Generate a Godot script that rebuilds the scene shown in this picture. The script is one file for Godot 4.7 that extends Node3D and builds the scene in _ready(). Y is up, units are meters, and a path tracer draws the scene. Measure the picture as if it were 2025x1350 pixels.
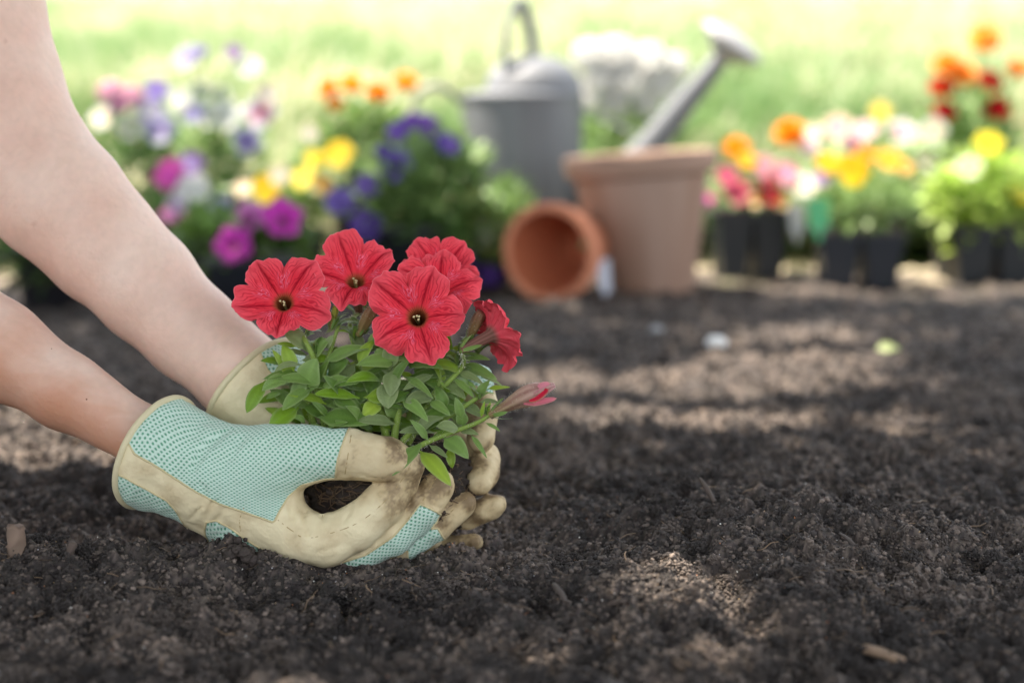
extends Node3D
# A gardener's gloved hands set a red petunia into dark soil; pots, a watering can and trays of flowers stand behind.
# Units are metres. FL is the lens in photo pixels, EYE the camera's height over the bed.

const FL := 3000.0
const EYE := 0.30
const SUN_TO := Vector3(-0.40, 0.86, -0.12)   # towards the sun
var cb := Basis()
var rng := RandomNumberGenerator.new()
var taken := {}
var M := {}
var n_big: FastNoiseLite
var n_mid: FastNoiseLite
var n_clod: FastNoiseLite
var n_clod2: FastNoiseLite
var n_clod3: FastNoiseLite
var n_dry: FastNoiseLite
var n_fine: FastNoiseLite
var mounds := []


# ---------- places ----------
func PD(x: float, y: float, d: float) -> Vector3:   # the point at photo position x, y that lies d metres along the view
	return Vector3(0, EYE, 0) + cb * Vector3((x - 1012.5) / FL * d, (675.0 - y) / FL * d, -d)

func P(x: float, y: float, z := 0.0) -> Vector3:    # z in pixels towards the camera from the plane of focus, one metre away
	return PD(x, y, 1.0 - z / FL)

func G(x: float, y: float, h := 0.0) -> Vector3:    # where the line of sight meets level h
	var r := cb * Vector3((x - 1012.5) / FL, (675.0 - y) / FL, -1)
	return Vector3(0, EYE, 0) + r * ((h - EYE) / r.y)

func lin(r: float, g: float, b: float) -> Color:    # 0..255 as seen on a screen
	return Color(r / 255.0, g / 255.0, b / 255.0).srgb_to_linear()

func noise(f: float, seed_: int, kind := FastNoiseLite.TYPE_SIMPLEX_SMOOTH, oct := 1) -> FastNoiseLite:
	var n := FastNoiseLite.new()
	n.noise_type = kind
	n.seed = seed_
	n.frequency = f
	n.fractal_type = FastNoiseLite.FRACTAL_FBM if oct > 1 else FastNoiseLite.FRACTAL_NONE
	n.fractal_octaves = oct
	if kind == FastNoiseLite.TYPE_CELLULAR:
		n.cellular_return_type = FastNoiseLite.RETURN_DISTANCE
		n.cellular_jitter = 1.0
	return n


# ---------- names and tags ----------
func numbered(s: String) -> String:
	var n: int = taken.get(s, 0)
	taken[s] = n + 1
	return s if n == 0 else "%s_%03d" % [s, n]

func tag(o: Node, label: String, category: String, group := "", kind := "") -> void:
	if label: o.set_meta("label", label)
	if category: o.set_meta("category", category)
	if group: o.set_meta("group", group)
	if kind: o.set_meta("kind", kind)

func thing(called: String, at: Vector3, label: String, category: String, group := "") -> Node3D:
	var o := Node3D.new()
	o.name = numbered(called)
	add_child(o)
	o.position = at
	tag(o, label, category, group)
	return o

func put(mesh: Mesh, called: String, parent: Node, mat: Material = null, at := Transform3D()) -> MeshInstance3D:
	var o := MeshInstance3D.new()
	o.mesh = mesh
	if mat != null: o.material_override = mat
	if parent == self:
		o.name = numbered(called)
	else:
		var key := str(parent.get_instance_id()) + called
		var n: int = taken.get(key, 0)
		taken[key] = n + 1
		o.name = called if n == 0 else "%s_%03d" % [called, n]
	parent.add_child(o, true)
	o.transform = at
	return o


# ---------- mesh building ----------
class MB:
	var v := PackedVector3Array()
	var c := PackedColorArray()
	var uv := PackedVector2Array()
	var ix := PackedInt32Array()
	var n := PackedVector3Array()

	func add(p: Vector3, col := Color.WHITE, t := Vector2.ZERO) -> int:
		v.append(p)
		c.append(col)
		uv.append(t)
		return v.size() - 1

	func tri(a: int, b: int, d: int) -> void:   # counter-clockwise seen from outside
		ix.append(a)
		ix.append(d)
		ix.append(b)

	func quad(a: int, b: int, d: int, e: int) -> void:
		tri(a, b, d)
		tri(a, d, e)

	func normals() -> void:
		n.resize(v.size())
		n.fill(Vector3.ZERO)
		for i in range(0, ix.size(), 3):
			var a := ix[i]
			var b := ix[i + 2]
			var d := ix[i + 1]
			var f := (v[b] - v[a]).cross(v[d] - v[a])
			n[a] += f
			n[b] += f
			n[d] += f
		for i in n.size():
			n[i] = n[i].normalized()

	func arrays(off := Vector3.ZERO) -> Array:
		if n.size() != v.size(): normals()
		var w := v.duplicate()
		if off != Vector3.ZERO:
			for i in w.size(): w[i] -= off
		var a := []
		a.resize(Mesh.ARRAY_MAX)
		a[Mesh.ARRAY_VERTEX] = w
		a[Mesh.ARRAY_NORMAL] = n
		a[Mesh.ARRAY_COLOR] = c
		a[Mesh.ARRAY_TEX_UV] = uv
		a[Mesh.ARRAY_INDEX] = ix
		return a

	func mesh(off := Vector3.ZERO) -> ArrayMesh:
		var m := ArrayMesh.new()
		m.add_surface_from_arrays(Mesh.PRIMITIVE_TRIANGLES, arrays(off))
		return m

	# a tube along points with a radius at each
	func tube(pts: Array, rad: Array, sides := 8, col := Color.WHITE, caps := true, squash := 1.0, col2 = null) -> void:
		var first := v.size()
		var k := pts.size()
		var side := Vector3.ZERO
		var along := 0.0
		for i in k:
			var t: Vector3 = ((pts[mini(i + 1, k - 1)] as Vector3) - (pts[maxi(i - 1, 0)] as Vector3)).normalized()
			if side == Vector3.ZERO:
				side = t.cross(Vector3.UP if absf(t.y) < 0.9 else Vector3.RIGHT).normalized()
			else:
				side = (side - t * side.dot(t)).normalized()
			var up := t.cross(side)
			if i > 0: along += (pts[i] as Vector3).distance_to(pts[i - 1])
			var cc: Color = col if col2 == null else col.lerp(col2, float(i) / (k - 1))
			for j in sides:
				var a := TAU * j / sides
				add(pts[i] + (side * cos(a) + up * sin(a) * squash) * rad[i], cc, Vector2(float(j) / sides, along))
		for i in k - 1:
			for j in sides:
				var a := first + i * sides + j
				var b := first + i * sides + (j + 1) % sides
				quad(a, b, b + sides, a + sides)
		if caps:
			var s := add(pts[0], col)
			var e := add(pts[k - 1], col if col2 == null else col2)
			for j in sides:
				tri(s, first + (j + 1) % sides, first + j)
				var z := first + (k - 1) * sides
				tri(e, z + j, z + (j + 1) % sides)

	# a shape turned about the y axis of x; profile runs from bottom to top as Vector2(radius, height)
	func lathe(prof: Array, seg: int, x: Transform3D, col := Color.WHITE, wob := 0.0) -> void:
		var first := v.size()
		for i in prof.size():
			for j in seg:
				var a := TAU * j / seg
				var r: float = prof[i].x * (1.0 + wob * sin(a * 2.0 + i))
				add(x * Vector3(cos(a) * r, prof[i].y, sin(a) * r), col, Vector2(float(j) / seg, float(i) / (prof.size() - 1)))
		for i in prof.size() - 1:
			for j in seg:
				var a := first + i * seg + j
				var b := first + i * seg + (j + 1) % seg
				quad(a, a + seg, b + seg, b)

	func box(x: Transform3D, s: Vector3, taper := 1.0, col := Color.WHITE) -> void:   # narrower at the foot by taper
		var q := []
		for k in 8:
			var p := Vector3(-1 if k & 1 == 0 else 1, -1 if k & 2 == 0 else 1, -1 if k & 4 == 0 else 1)
			var f := taper if p.y < 0 else 1.0
			q.append(x * Vector3(p.x * s.x * f / 2, p.y * s.y / 2, p.z * s.z * f / 2))
		for f in [[0, 2, 3, 1], [4, 5, 7, 6], [0, 1, 5, 4], [2, 6, 7, 3], [0, 4, 6, 2], [1, 3, 7, 5]]:
			var a := add(q[f[0]], col, Vector2(0, 0))
			add(q[f[1]], col, Vector2(0, 1))
			add(q[f[2]], col, Vector2(1, 1))
			add(q[f[3]], col, Vector2(1, 0))
			quad(a, a + 1, a + 2, a + 3)


func spline(p: Array, per := 6) -> Array:   # Catmull-Rom through points (Vector3)
	var out := []
	for i in p.size() - 1:
		var a: Vector3 = p[maxi(i - 1, 0)]
		var b: Vector3 = p[i]
		var c: Vector3 = p[i + 1]
		var d: Vector3 = p[mini(i + 2, p.size() - 1)]
		for k in per:
			out.append(b.cubic_interpolate(c, a, d, float(k) / per))
	out.append(p[-1])
	return out

func ramp(vals: Array, k: int) -> Array:   # values spread evenly over k places
	var out := []
	for i in k:
		var t := float(i) / maxf(1, k - 1) * (vals.size() - 1)
		var a := mini(int(t), vals.size() - 2) if vals.size() > 1 else 0
		out.append(lerpf(vals[a], vals[mini(a + 1, vals.size() - 1)], t - a))
	return out

func ico(sub: int) -> MB:
	var m := MB.new()
	var t := (1.0 + sqrt(5.0)) / 2.0
	for p in [Vector3(-1, t, 0), Vector3(1, t, 0), Vector3(-1, -t, 0), Vector3(1, -t, 0), Vector3(0, -1, t), Vector3(0, 1, t), Vector3(0, -1, -t), Vector3(0, 1, -t), Vector3(t, 0, -1), Vector3(t, 0, 1), Vector3(-t, 0, -1), Vector3(-t, 0, 1)]:
		m.add(p.normalized())
	var f := [[0, 11, 5], [0, 5, 1], [0, 1, 7], [0, 7, 10], [0, 10, 11], [1, 5, 9], [5, 11, 4], [11, 10, 2], [10, 7, 6], [7, 1, 8], [3, 9, 4], [3, 4, 2], [3, 2, 6], [3, 6, 8], [3, 8, 9], [4, 9, 5], [2, 4, 11], [6, 2, 10], [8, 6, 7], [9, 8, 1]]
	for s in sub:
		var mid := {}
		var g := []
		for q in f:
			var e := []
			for k in 3:
				var a: int = mini(q[k], q[(k + 1) % 3])
				var b: int = maxi(q[k], q[(k + 1) % 3])
				if not mid.has(a * 100000 + b):
					mid[a * 100000 + b] = m.add(((m.v[a] + m.v[b]) / 2).normalized())
				e.append(mid[a * 100000 + b])
			g.append_array([[q[0], e[0], e[2]], [q[1], e[1], e[0]], [q[2], e[2], e[1]], e])
		f = g
	for q in f: m.tri(q[0], q[1], q[2])
	return m

func clod_mesh(sub: int, seed_: int, rough: float) -> ArrayMesh:   # one crumb of soil, about one unit across
	var m := ico(sub)
	var a := noise(0.9, seed_, FastNoiseLite.TYPE_SIMPLEX_SMOOTH, 2)
	var b := noise(2.6, seed_ + 7, FastNoiseLite.TYPE_CELLULAR)
	for i in m.v.size():
		var p := m.v[i]
		var r := 0.5 * (1.0 + 0.65 * a.get_noise_3dv(p) - rough * (b.get_noise_3dv(p) + 0.6) + 0.10 * a.get_noise_3dv(p * 4.0))
		m.v[i] = p * r * Vector3(1.1, 0.75, 0.9)
	return m.mesh()


func aggregate_mesh(seed_: int, count: int) -> ArrayMesh:   # a clod of many crumbs stuck together
	var r := RandomNumberGenerator.new()
	r.seed = seed_
	var a := noise(1.3, seed_, FastNoiseLite.TYPE_SIMPLEX_SMOOTH, 2)
	var m := MB.new()
	for k in count:
		var c := Vector3(r.randfn(), r.randfn() * 0.6, r.randfn()) * 0.165
		var s := r.randf_range(0.35, 1.0) * 0.62 / sqrt(float(count)) * (1.0 - 0.5 * minf(1.0, c.length()))
		var q := ico(1)
		var f := m.v.size()
		for v in q.v: m.add(c + v * s * (1.0 + 0.9 * a.get_noise_3dv(v * 1.4 + c * 9.0)) * Vector3(1.0, 0.8, 1.15))
		for i in q.ix: m.ix.append(i + f)
	return m.mesh()


# ---------- soft bodies: rounded bones joined smoothly and meshed as surface nets ----------
class Sdf:
	var o: Vector3
	var nx: int
	var ny: int
	var nz: int
	var h: float
	var f := PackedFloat32Array()

	func setup(bones: Array, cell: float, pad: float) -> void:
		var lo := Vector3.INF
		var hi := -Vector3.INF
		for b in bones:
			lo = lo.min((b[0] as Vector3) - Vector3.ONE * b[2]).min((b[1] as Vector3) - Vector3.ONE * b[3])
			hi = hi.max((b[0] as Vector3) + Vector3.ONE * b[2]).max((b[1] as Vector3) + Vector3.ONE * b[3])
		h = cell
		o = lo - Vector3.ONE * pad
		var s := (hi - lo + Vector3.ONE * pad * 2) / h
		nx = int(s.x) + 2
		ny = int(s.y) + 2
		nz = int(s.z) + 2
		f.resize(nx * ny * nz)
		f.fill(1.0)

	func add(bones: Array, k: float, kout: float) -> void:
		var acc := PackedFloat64Array()
		acc.resize(f.size())
		var m := 4.0 * k + 2.5 * h
		for b in bones:
			var p: Vector3 = b[0]
			var q: Vector3 = b[1]
			var ra: float = b[2]
			var rb: float = b[3]
			var lo := (p - Vector3.ONE * (ra + m)).min(q - Vector3.ONE * (rb + m))
			var hi := (p + Vector3.ONE * (ra + m)).max(q + Vector3.ONE * (rb + m))
			lo = ((lo - o) / h).floor().max(Vector3.ZERO)
			hi = ((hi - o) / h).ceil().min(Vector3(nx - 1, ny - 1, nz - 1))
			var pq := q - p
			var ll := maxf(pq.length_squared(), 1e-12)
			var dr := rb - ra
			for z in range(int(lo.z), int(hi.z) + 1):
				for y in range(int(lo.y), int(hi.y) + 1):
					var at := (z * ny + y) * nx
					for x in range(int(lo.x), int(hi.x) + 1):
						var w := o + Vector3(x, y, z) * h - p
						var t := clampf(w.dot(pq) / ll, 0.0, 1.0)
						var d := (w - pq * t).length() - ra - dr * t
						if d < m: acc[at + x] += exp(-d / k)
		for i in acc.size():
			if acc[i] > 0.0:
				var d := -k * log(acc[i])
				var e := f[i]
				var u := maxf(kout - absf(d - e), 0.0) / kout
				f[i] = minf(d, e) - u * u * kout * 0.25

	func value(p: Vector3) -> float:
		var g := (p - o) / h
		var b := g.floor()
		if b.x < 0 or b.y < 0 or b.z < 0 or b.x > nx - 2 or b.y > ny - 2 or b.z > nz - 2: return 1.0
		var t := g - b
		var i := (int(b.z) * ny + int(b.y)) * nx + int(b.x)
		var k := i + nx * ny
		var u := lerpf(lerpf(f[i], f[i + 1], t.x), lerpf(f[i + nx], f[i + nx + 1], t.x), t.y)
		var w := lerpf(lerpf(f[k], f[k + 1], t.x), lerpf(f[k + nx], f[k + nx + 1], t.x), t.y)
		return lerpf(u, w, t.z)

	func mesh() -> MB:
		var m := MB.new()
		var id := PackedInt32Array()
		id.resize(f.size())
		id.fill(-1)
		var row := nx
		var lay := nx * ny
		var off := [0, 1, row, row + 1, lay, lay + 1, lay + row, lay + row + 1]
		var edges := [[0, 1], [2, 3], [4, 5], [6, 7], [0, 2], [1, 3], [4, 6], [5, 7], [0, 4], [1, 5], [2, 6], [3, 7]]
		var at := [Vector3(0, 0, 0), Vector3(1, 0, 0), Vector3(0, 1, 0), Vector3(1, 1, 0), Vector3(0, 0, 1), Vector3(1, 0, 1), Vector3(0, 1, 1), Vector3(1, 1, 1)]
		var lim := 6.0 * h
		for z in nz - 1:
			for y in ny - 1:
				for x in nx - 1:
					var i := z * lay + y * row + x
					var a := f[i]
					if a > lim or a < -lim: continue
					var neg := 0
					for k in 8:
						if f[i + off[k]] < 0.0: neg += 1
					if neg == 0 or neg == 8: continue
					var s := Vector3.ZERO
					var c := 0
					for e in edges:
						var u := f[i + off[e[0]]]
						var w := f[i + off[e[1]]]
						if (u < 0.0) != (w < 0.0):
							s += (at[e[0]] as Vector3).lerp(at[e[1]], u / (u - w))
							c += 1
					id[i] = m.add(o + (Vector3(x, y, z) + s / c) * h)
		for z in range(1, nz - 1):
			for y in range(1, ny - 1):
				for x in range(1, nx - 1):
					var i := z * lay + y * row + x
					var a := f[i]
					if a > lim or a < -lim: continue
					var inside := a < 0.0
					if inside != (f[i + 1] < 0.0): face(m, id, i, row, lay, inside)
					if inside != (f[i + row] < 0.0): face(m, id, i, lay, 1, inside)
					if inside != (f[i + lay] < 0.0): face(m, id, i, 1, row, inside)
		return m

	func face(m: MB, id: PackedInt32Array, i: int, u: int, w: int, inside: bool) -> void:
		var a := id[i - u - w]
		var b := id[i - w]
		var c := id[i]
		var d := id[i - u]
		if a < 0 or b < 0 or c < 0 or d < 0: return
		if inside: m.quad(a, b, c, d)
		else: m.quad(a, d, c, b)


func J(x: float, y: float, z: float, r: float) -> Array:   # a joint: its place and its radius, both in photo pixels
	return [P(x, y, z), r / FL * (1.0 - z / FL)]

func chain(js: Array) -> Array:
	var out := []
	for i in js.size() - 1:
		var a := J(js[i][0], js[i][1], js[i][2], js[i][3])
		var b := J(js[i + 1][0], js[i + 1][1], js[i + 1][2], js[i + 1][3])
		out.append([a[0], b[0], a[1], b[1]])
	return out

func bone_dist(p: Vector3, b: Array) -> float:
	var pq: Vector3 = b[1] - b[0]
	var t := clampf((p - b[0]).dot(pq) / maxf(pq.length_squared(), 1e-12), 0.0, 1.0)
	return (p - b[0] - pq * t).length() - lerpf(b[2], b[3], t)

func poly_dist(p: Vector2, q: PackedVector2Array) -> float:   # negative inside
	var d := INF
	var s := 1.0
	var j := q.size() - 1
	for i in q.size():
		var e := q[j] - q[i]
		var w := p - q[i]
		var b := w - e * clampf(w.dot(e) / e.length_squared(), 0.0, 1.0)
		d = minf(d, b.length_squared())
		var c1 := p.y >= q[i].y
		var c2 := p.y < q[j].y
		var c3 := e.x * w.y > e.y * w.x
		if (c1 and c2 and c3) or (not c1 and not c2 and not c3): s = -s
		j = i
	return s * sqrt(d)

# cuts a mesh along field = 0: [inside (field < 0), outside, pairs of points along the cut with their normals]
func cut(m: MB, field: PackedFloat32Array) -> Array:
	if m.n.size() != m.v.size(): m.normals()
	var parts := [MB.new(), MB.new()]
	var maps := [{}, {}]
	var segs := []
	var get_v := func(side: int, i: int, j: int) -> int:
		var key := i * 1000000 + j if i < j else j * 1000000 + i
		var mp: Dictionary = maps[side]
		if mp.has(key): return mp[key]
		var q: MB = parts[side]
		var t := 0.0
		if i != j: t = field[i] / (field[i] - field[j])
		var k := q.add(m.v[i].lerp(m.v[j], t), m.c[i].lerp(m.c[j], t), m.uv[i].lerp(m.uv[j], t))
		q.n.append(m.n[i].lerp(m.n[j], t).normalized())
		mp[key] = k
		return k
	for t in range(0, m.ix.size(), 3):
		var q := [m.ix[t], m.ix[t + 2], m.ix[t + 1]]
		var s := [field[q[0]] < 0.0, field[q[1]] < 0.0, field[q[2]] < 0.0]
		if s[0] == s[1] and s[1] == s[2]:
			var side := 0 if s[0] else 1
			(parts[side] as MB).tri(get_v.call(side, q[0], q[0]), get_v.call(side, q[1], q[1]), get_v.call(side, q[2], q[2]))
			continue
		var k := 0 if s[1] == s[2] else (1 if s[0] == s[2] else 2)   # the odd one
		var a: int = q[k]
		var b: int = q[(k + 1) % 3]
		var c: int = q[(k + 2) % 3]
		var sa := 0 if s[k] else 1
		var sb := 1 - sa
		(parts[sa] as MB).tri(get_v.call(sa, a, a), get_v.call(sa, a, b), get_v.call(sa, a, c))
		(parts[sb] as MB).quad(get_v.call(sb, a, b), get_v.call(sb, b, b), get_v.call(sb, c, c), get_v.call(sb, a, c))
		var t1 := field[a] / (field[a] - field[b])
		var t2 := field[a] / (field[a] - field[c])
		segs.append([m.v[a].lerp(m.v[b], t1), m.v[a].lerp(m.v[c], t2), m.n[a]])
	return [parts[0], parts[1], segs]


# ---------- materials ----------
func noise_tex(f: float, seed_: int, kind := FastNoiseLite.TYPE_SIMPLEX_SMOOTH, oct := 4, size := 512) -> ImageTexture:
	var n := noise(f, seed_, kind, oct)
	return ImageTexture.create_from_image(n.get_seamless_image(size, size))

func mat(rough: float, tint := Color.WHITE, spec := 0.5) -> StandardMaterial3D:
	var m := StandardMaterial3D.new()
	m.vertex_color_use_as_albedo = true
	m.albedo_color = tint.linear_to_srgb() if tint != Color.WHITE else tint
	m.roughness = rough
	m.metallic_specular = spec
	return m

func relief(m: StandardMaterial3D, tex: Texture2D, per_metre: float, cm: float) -> StandardMaterial3D:
	m.uv1_triplanar = true
	m.uv1_scale = Vector3.ONE * per_metre
	m.heightmap_enabled = true
	m.heightmap_texture = tex
	m.heightmap_scale = cm
	return m


# ---------- the bed and what lies beyond ----------
func gh(x: float, z: float) -> float:
	var far := -z
	var bed := 1.0 - smoothstep(3.05, 3.5, far)
	var h := 0.010 * n_big.get_noise_2d(x, z)
	for q in mounds:
		var e: float = ((x - q[0]) * (x - q[0])) / (q[2] * q[2]) + ((z - q[1]) * (z - q[1])) / (q[3] * q[3])
		if e < 6.0: h += q[4] * exp(-e)
	if bed > 0.0:
		var wx := x + 0.006 * n_mid.get_noise_2d(x * 2.0, z * 2.0)
		var wz := z + 0.006 * n_mid.get_noise_2d(z * 2.0 + 9.0, x * 2.0)
		var lump := 0.55 + 0.75 * n_mid.get_noise_2d(x * 0.35 + 5.0, z * 0.35)
		var c1 := maxf(0.0, 1.0 - (n_clod.get_noise_2d(wx, wz) + 1.0) * 1.15)
		var c2 := maxf(0.0, 1.0 - (n_clod2.get_noise_2d(wx, wz) + 1.0) * 1.15)
		h += bed * (0.0095 * n_mid.get_noise_2d(x, z) + clampf(lump, 0.1, 1.2) * (0.021 * sqrt(c1) * smoothstep(0.0, 0.35, c1) + 0.0062 * sqrt(c2) - 0.008))
		if far < 1.7:
			var c3 := maxf(0.0, 1.0 - (n_clod3.get_noise_2d(x, z) + 1.0) * 1.1)
			h += 0.0034 * sqrt(c3) + 0.0014 * n_fine.get_noise_2d(x, z)
	if far > 3.3:
		h += 0.105 * (minf(far, 22.0) - 3.3) * smoothstep(3.3, 5.0, far) + 0.04 * n_big.get_noise_2d(x * 0.15, z * 0.15)
	return h

func grid_lines(inner_lo: float, inner_hi: float, step: float, grow: float, mid: float, most: float) -> PackedFloat32Array:
	var up := []
	var x := inner_lo
	while x < inner_hi:
		up.append(x)
		x += step
	var s := step
	while x < most:
		up.append(x)
		s *= grow if x < mid else 1.12
		x += s
	up.append(most)
	return PackedFloat32Array(up)

func soil_color(x: float, z: float, h: float, fine: float) -> Color:
	var wet := lin(56, 51, 49)
	var dry := lin(126, 113, 104)
	var t := smoothstep(-0.25, 0.85, n_dry.get_noise_2d(x, z) * 0.5 + fine * 0.75)
	var c := wet.lerp(dry, t)
	return c * (1.0 + 0.18 * n_fine.get_noise_2d(x * 0.7 + 3.0, z * 0.7))

func build_ground() -> void:
	n_big = noise(3.2, 11, FastNoiseLite.TYPE_SIMPLEX_SMOOTH, 2)
	n_mid = noise(34.0, 12, FastNoiseLite.TYPE_SIMPLEX_SMOOTH, 3)
	n_clod = noise(26.0, 13, FastNoiseLite.TYPE_CELLULAR)
	n_clod2 = noise(66.0, 14, FastNoiseLite.TYPE_CELLULAR)
	n_clod3 = noise(160.0, 15, FastNoiseLite.TYPE_CELLULAR)
	n_dry = noise(5.5, 16, FastNoiseLite.TYPE_SIMPLEX_SMOOTH, 4)
	n_fine = noise(190.0, 17, FastNoiseLite.TYPE_SIMPLEX_SMOOTH, 2)
	for q in [[230, 1170, 0.10, 0.045, 0.012], [60, 1180, 0.05, 0.04, 0.008], [330, 1075, 0.07, 0.05, -0.012], [480, 1140, 0.035, 0.02, 0.010], [780, 1170, 0.09, 0.03, 0.004], [1750, 1120, 0.16, 0.09, 0.022], [1450, 1040, 0.06, 0.05, 0.010], [1250, 1250, 0.10, 0.05, 0.008], [1700, 980, 0.12, 0.1, 0.012], [1650, 1290, 0.07, 0.04, 0.008], [700, 1010, 0.08, 0.07, -0.010]]:
		var g := G(q[0], q[1])
		mounds.append([g.x, g.z, q[2], q[3], q[4]])
	var xs := []
	for x in grid_lines(0.0, 0.40, 0.0019, 1.025, 3.0, 60.0):
		xs.append(x)
		if x > 0.0: xs.push_front(-x)
	var zs := []
	for z in grid_lines(0.78, 1.36, 0.0019, 1.022, 3.6, 60.0): zs.append(-z)
	var s := 0.003
	var zf := -0.78
	while zf < 4.0:
		zf += s
		s *= 1.09
		zs.push_front(zf)
	var m := MB.new()
	var nx := xs.size()
	var straw := lin(222, 208, 176)
	var grass := lin(120, 140, 70)
	for z in zs:
		var far := -z as float
		for x in xs:
			var h := gh(x, z)
			var c := Color()
			var f := n_fine.get_noise_2d(x, z)
			if far < 3.5: c = soil_color(x, z, h, f)
			if far > 2.5:
				var e := straw.lerp(grass, smoothstep(-0.1, 0.35, n_big.get_noise_2d(x * 0.5, z * 0.5)))
				c = c.lerp(e, smoothstep(2.7, 3.1, far + 0.3 * n_big.get_noise_2d(x * 2.0, z * 2.0))) if far < 3.5 else e
			m.add(Vector3(x + 0.0009 * n_fine.get_noise_2d(z * 1.3, x), h, z), c)
	for j in zs.size() - 1:
		for i in nx - 1:
			var a := j * nx + i
			m.quad(a, a + 1, a + nx + 1, a + nx)
	M.soil = relief(mat(0.82, Color.WHITE, 0.42), noise_tex(0.02, 5, FastNoiseLite.TYPE_SIMPLEX_SMOOTH, 5, 1024), 9.0, 0.22)
	var o := put(m.mesh(), "garden_soil", self, M.soil)
	tag(o, "dark crumbly garden soil with pale dry crumbs and damp hollows", "soil", "", "structure")

func scatter(called: String, mesh: Mesh, material: Material, places: Array, tints: Array, label: String, category: String) -> void:
	var mm := MultiMesh.new()
	mm.transform_format = MultiMesh.TRANSFORM_3D
	mm.use_colors = true
	mm.mesh = mesh
	mm.instance_count = places.size()
	for i in places.size():
		mm.set_instance_transform(i, places[i])
		mm.set_instance_color(i, tints[i])
	var o := MultiMeshInstance3D.new()
	o.name = numbered(called)
	o.multimesh = mm
	o.material_override = material
	add_child(o)
	tag(o, label, category, "", "stuff")

func any_basis() -> Basis:
	return Basis.from_euler(Vector3(rng.randf() * TAU, rng.randf() * TAU, rng.randf() * TAU))

func build_crumbs() -> void:
	rng.seed = 77
	for k in 4:
		var places := []
		var tints := []
		var count: int = [46000, 46000, 5600, 650][k]
		for i in count:
			var y := 1400.0 - 780.0 * pow(rng.randf(), 1.25)
			var g := G(rng.randf_range(-150, 2175), y)
			var s := 0.0012 * exp(rng.randf() * 1.25) if k < 2 else (rng.randf_range(0.006, 0.011) if k == 2 else rng.randf_range(0.013, 0.025))
			if k < 2: s *= lerpf(1.0, 2.0, clampf((-g.z - 1.0), 0.0, 1.0))
			if k >= 2 and absf(g.z + 0.985) < 0.075 and g.x < 0.02 and g.x > -0.27: continue
			var h := gh(g.x, g.z)
			var b := any_basis().scaled(Vector3(s, s * rng.randf_range(0.6, 1.0), s))
			places.append(Transform3D(b, Vector3(g.x, h + s * rng.randf_range(-0.1, 0.32), g.z)))
			tints.append(soil_color(g.x, g.z, h, rng.randf_range(-0.7, 1.0 if k < 2 else 0.35)) * rng.randf_range(0.75, 1.25))
		scatter("soil_crumbs", clod_mesh(1, 30 + k, [0.5, 0.9][k]) if k < 2 else aggregate_mesh(30 + k, 26 if k == 2 else 90), M.crumb, places, tints, ["fine grains of dark soil strewn over the bed", "small ragged crumbs of soil over the bed", "pea sized lumps of soil over the bed", "walnut shaped clods of soil over the bed"][k], "soil")
	var places := []
	var tints := []
	for i in 1300:
		var g := G(rng.randf_range(-50, 2075), 1380.0 - 560.0 * pow(rng.randf(), 1.2))
		var s := rng.randf_range(0.0005, 0.0011)
		places.append(Transform3D(any_basis().scaled(Vector3.ONE * s), Vector3(g.x, gh(g.x, g.z) + 0.0012, g.z)))
		tints.append([lin(225, 222, 215), lin(200, 170, 130), lin(180, 120, 80), lin(190, 190, 195)][rng.randi() % 4])
	scatter("sand_grains", clod_mesh(1, 60, 0.3), M.grain, places, tints, "pale sand grains glinting in the soil", "sand")
	places = []
	tints = []
	var fm := MB.new()
	fm.tube(spline([Vector3(-0.5, 0, 0), Vector3(-0.2, 0.06, 0.05), Vector3(0.15, 0.02, -0.06), Vector3(0.5, 0.1, 0.0)], 3), ramp([0.02, 0.026, 0.014], 10), 4)
	for i in 1700:
		var g := G(rng.randf_range(-50, 2075), 1380.0 - 600.0 * pow(rng.randf(), 1.2))
		var s := 0.004 + 0.016 * pow(rng.randf(), 2.5)
		var b := Basis.from_euler(Vector3(rng.randf_range(-0.35, 0.35), rng.randf() * TAU, rng.randf_range(-0.6, 0.6))).scaled(Vector3.ONE * s)
		places.append(Transform3D(b, Vector3(g.x, gh(g.x, g.z) + 0.0016, g.z)))
		tints.append(lin(70, 58, 48).lerp(lin(150, 125, 100), pow(rng.randf(), 2.0)))
	scatter("root_fibres", fm.mesh(), M.grain, places, tints, "thin brown root fibres and bits of bark in the soil", "fibres")

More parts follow.
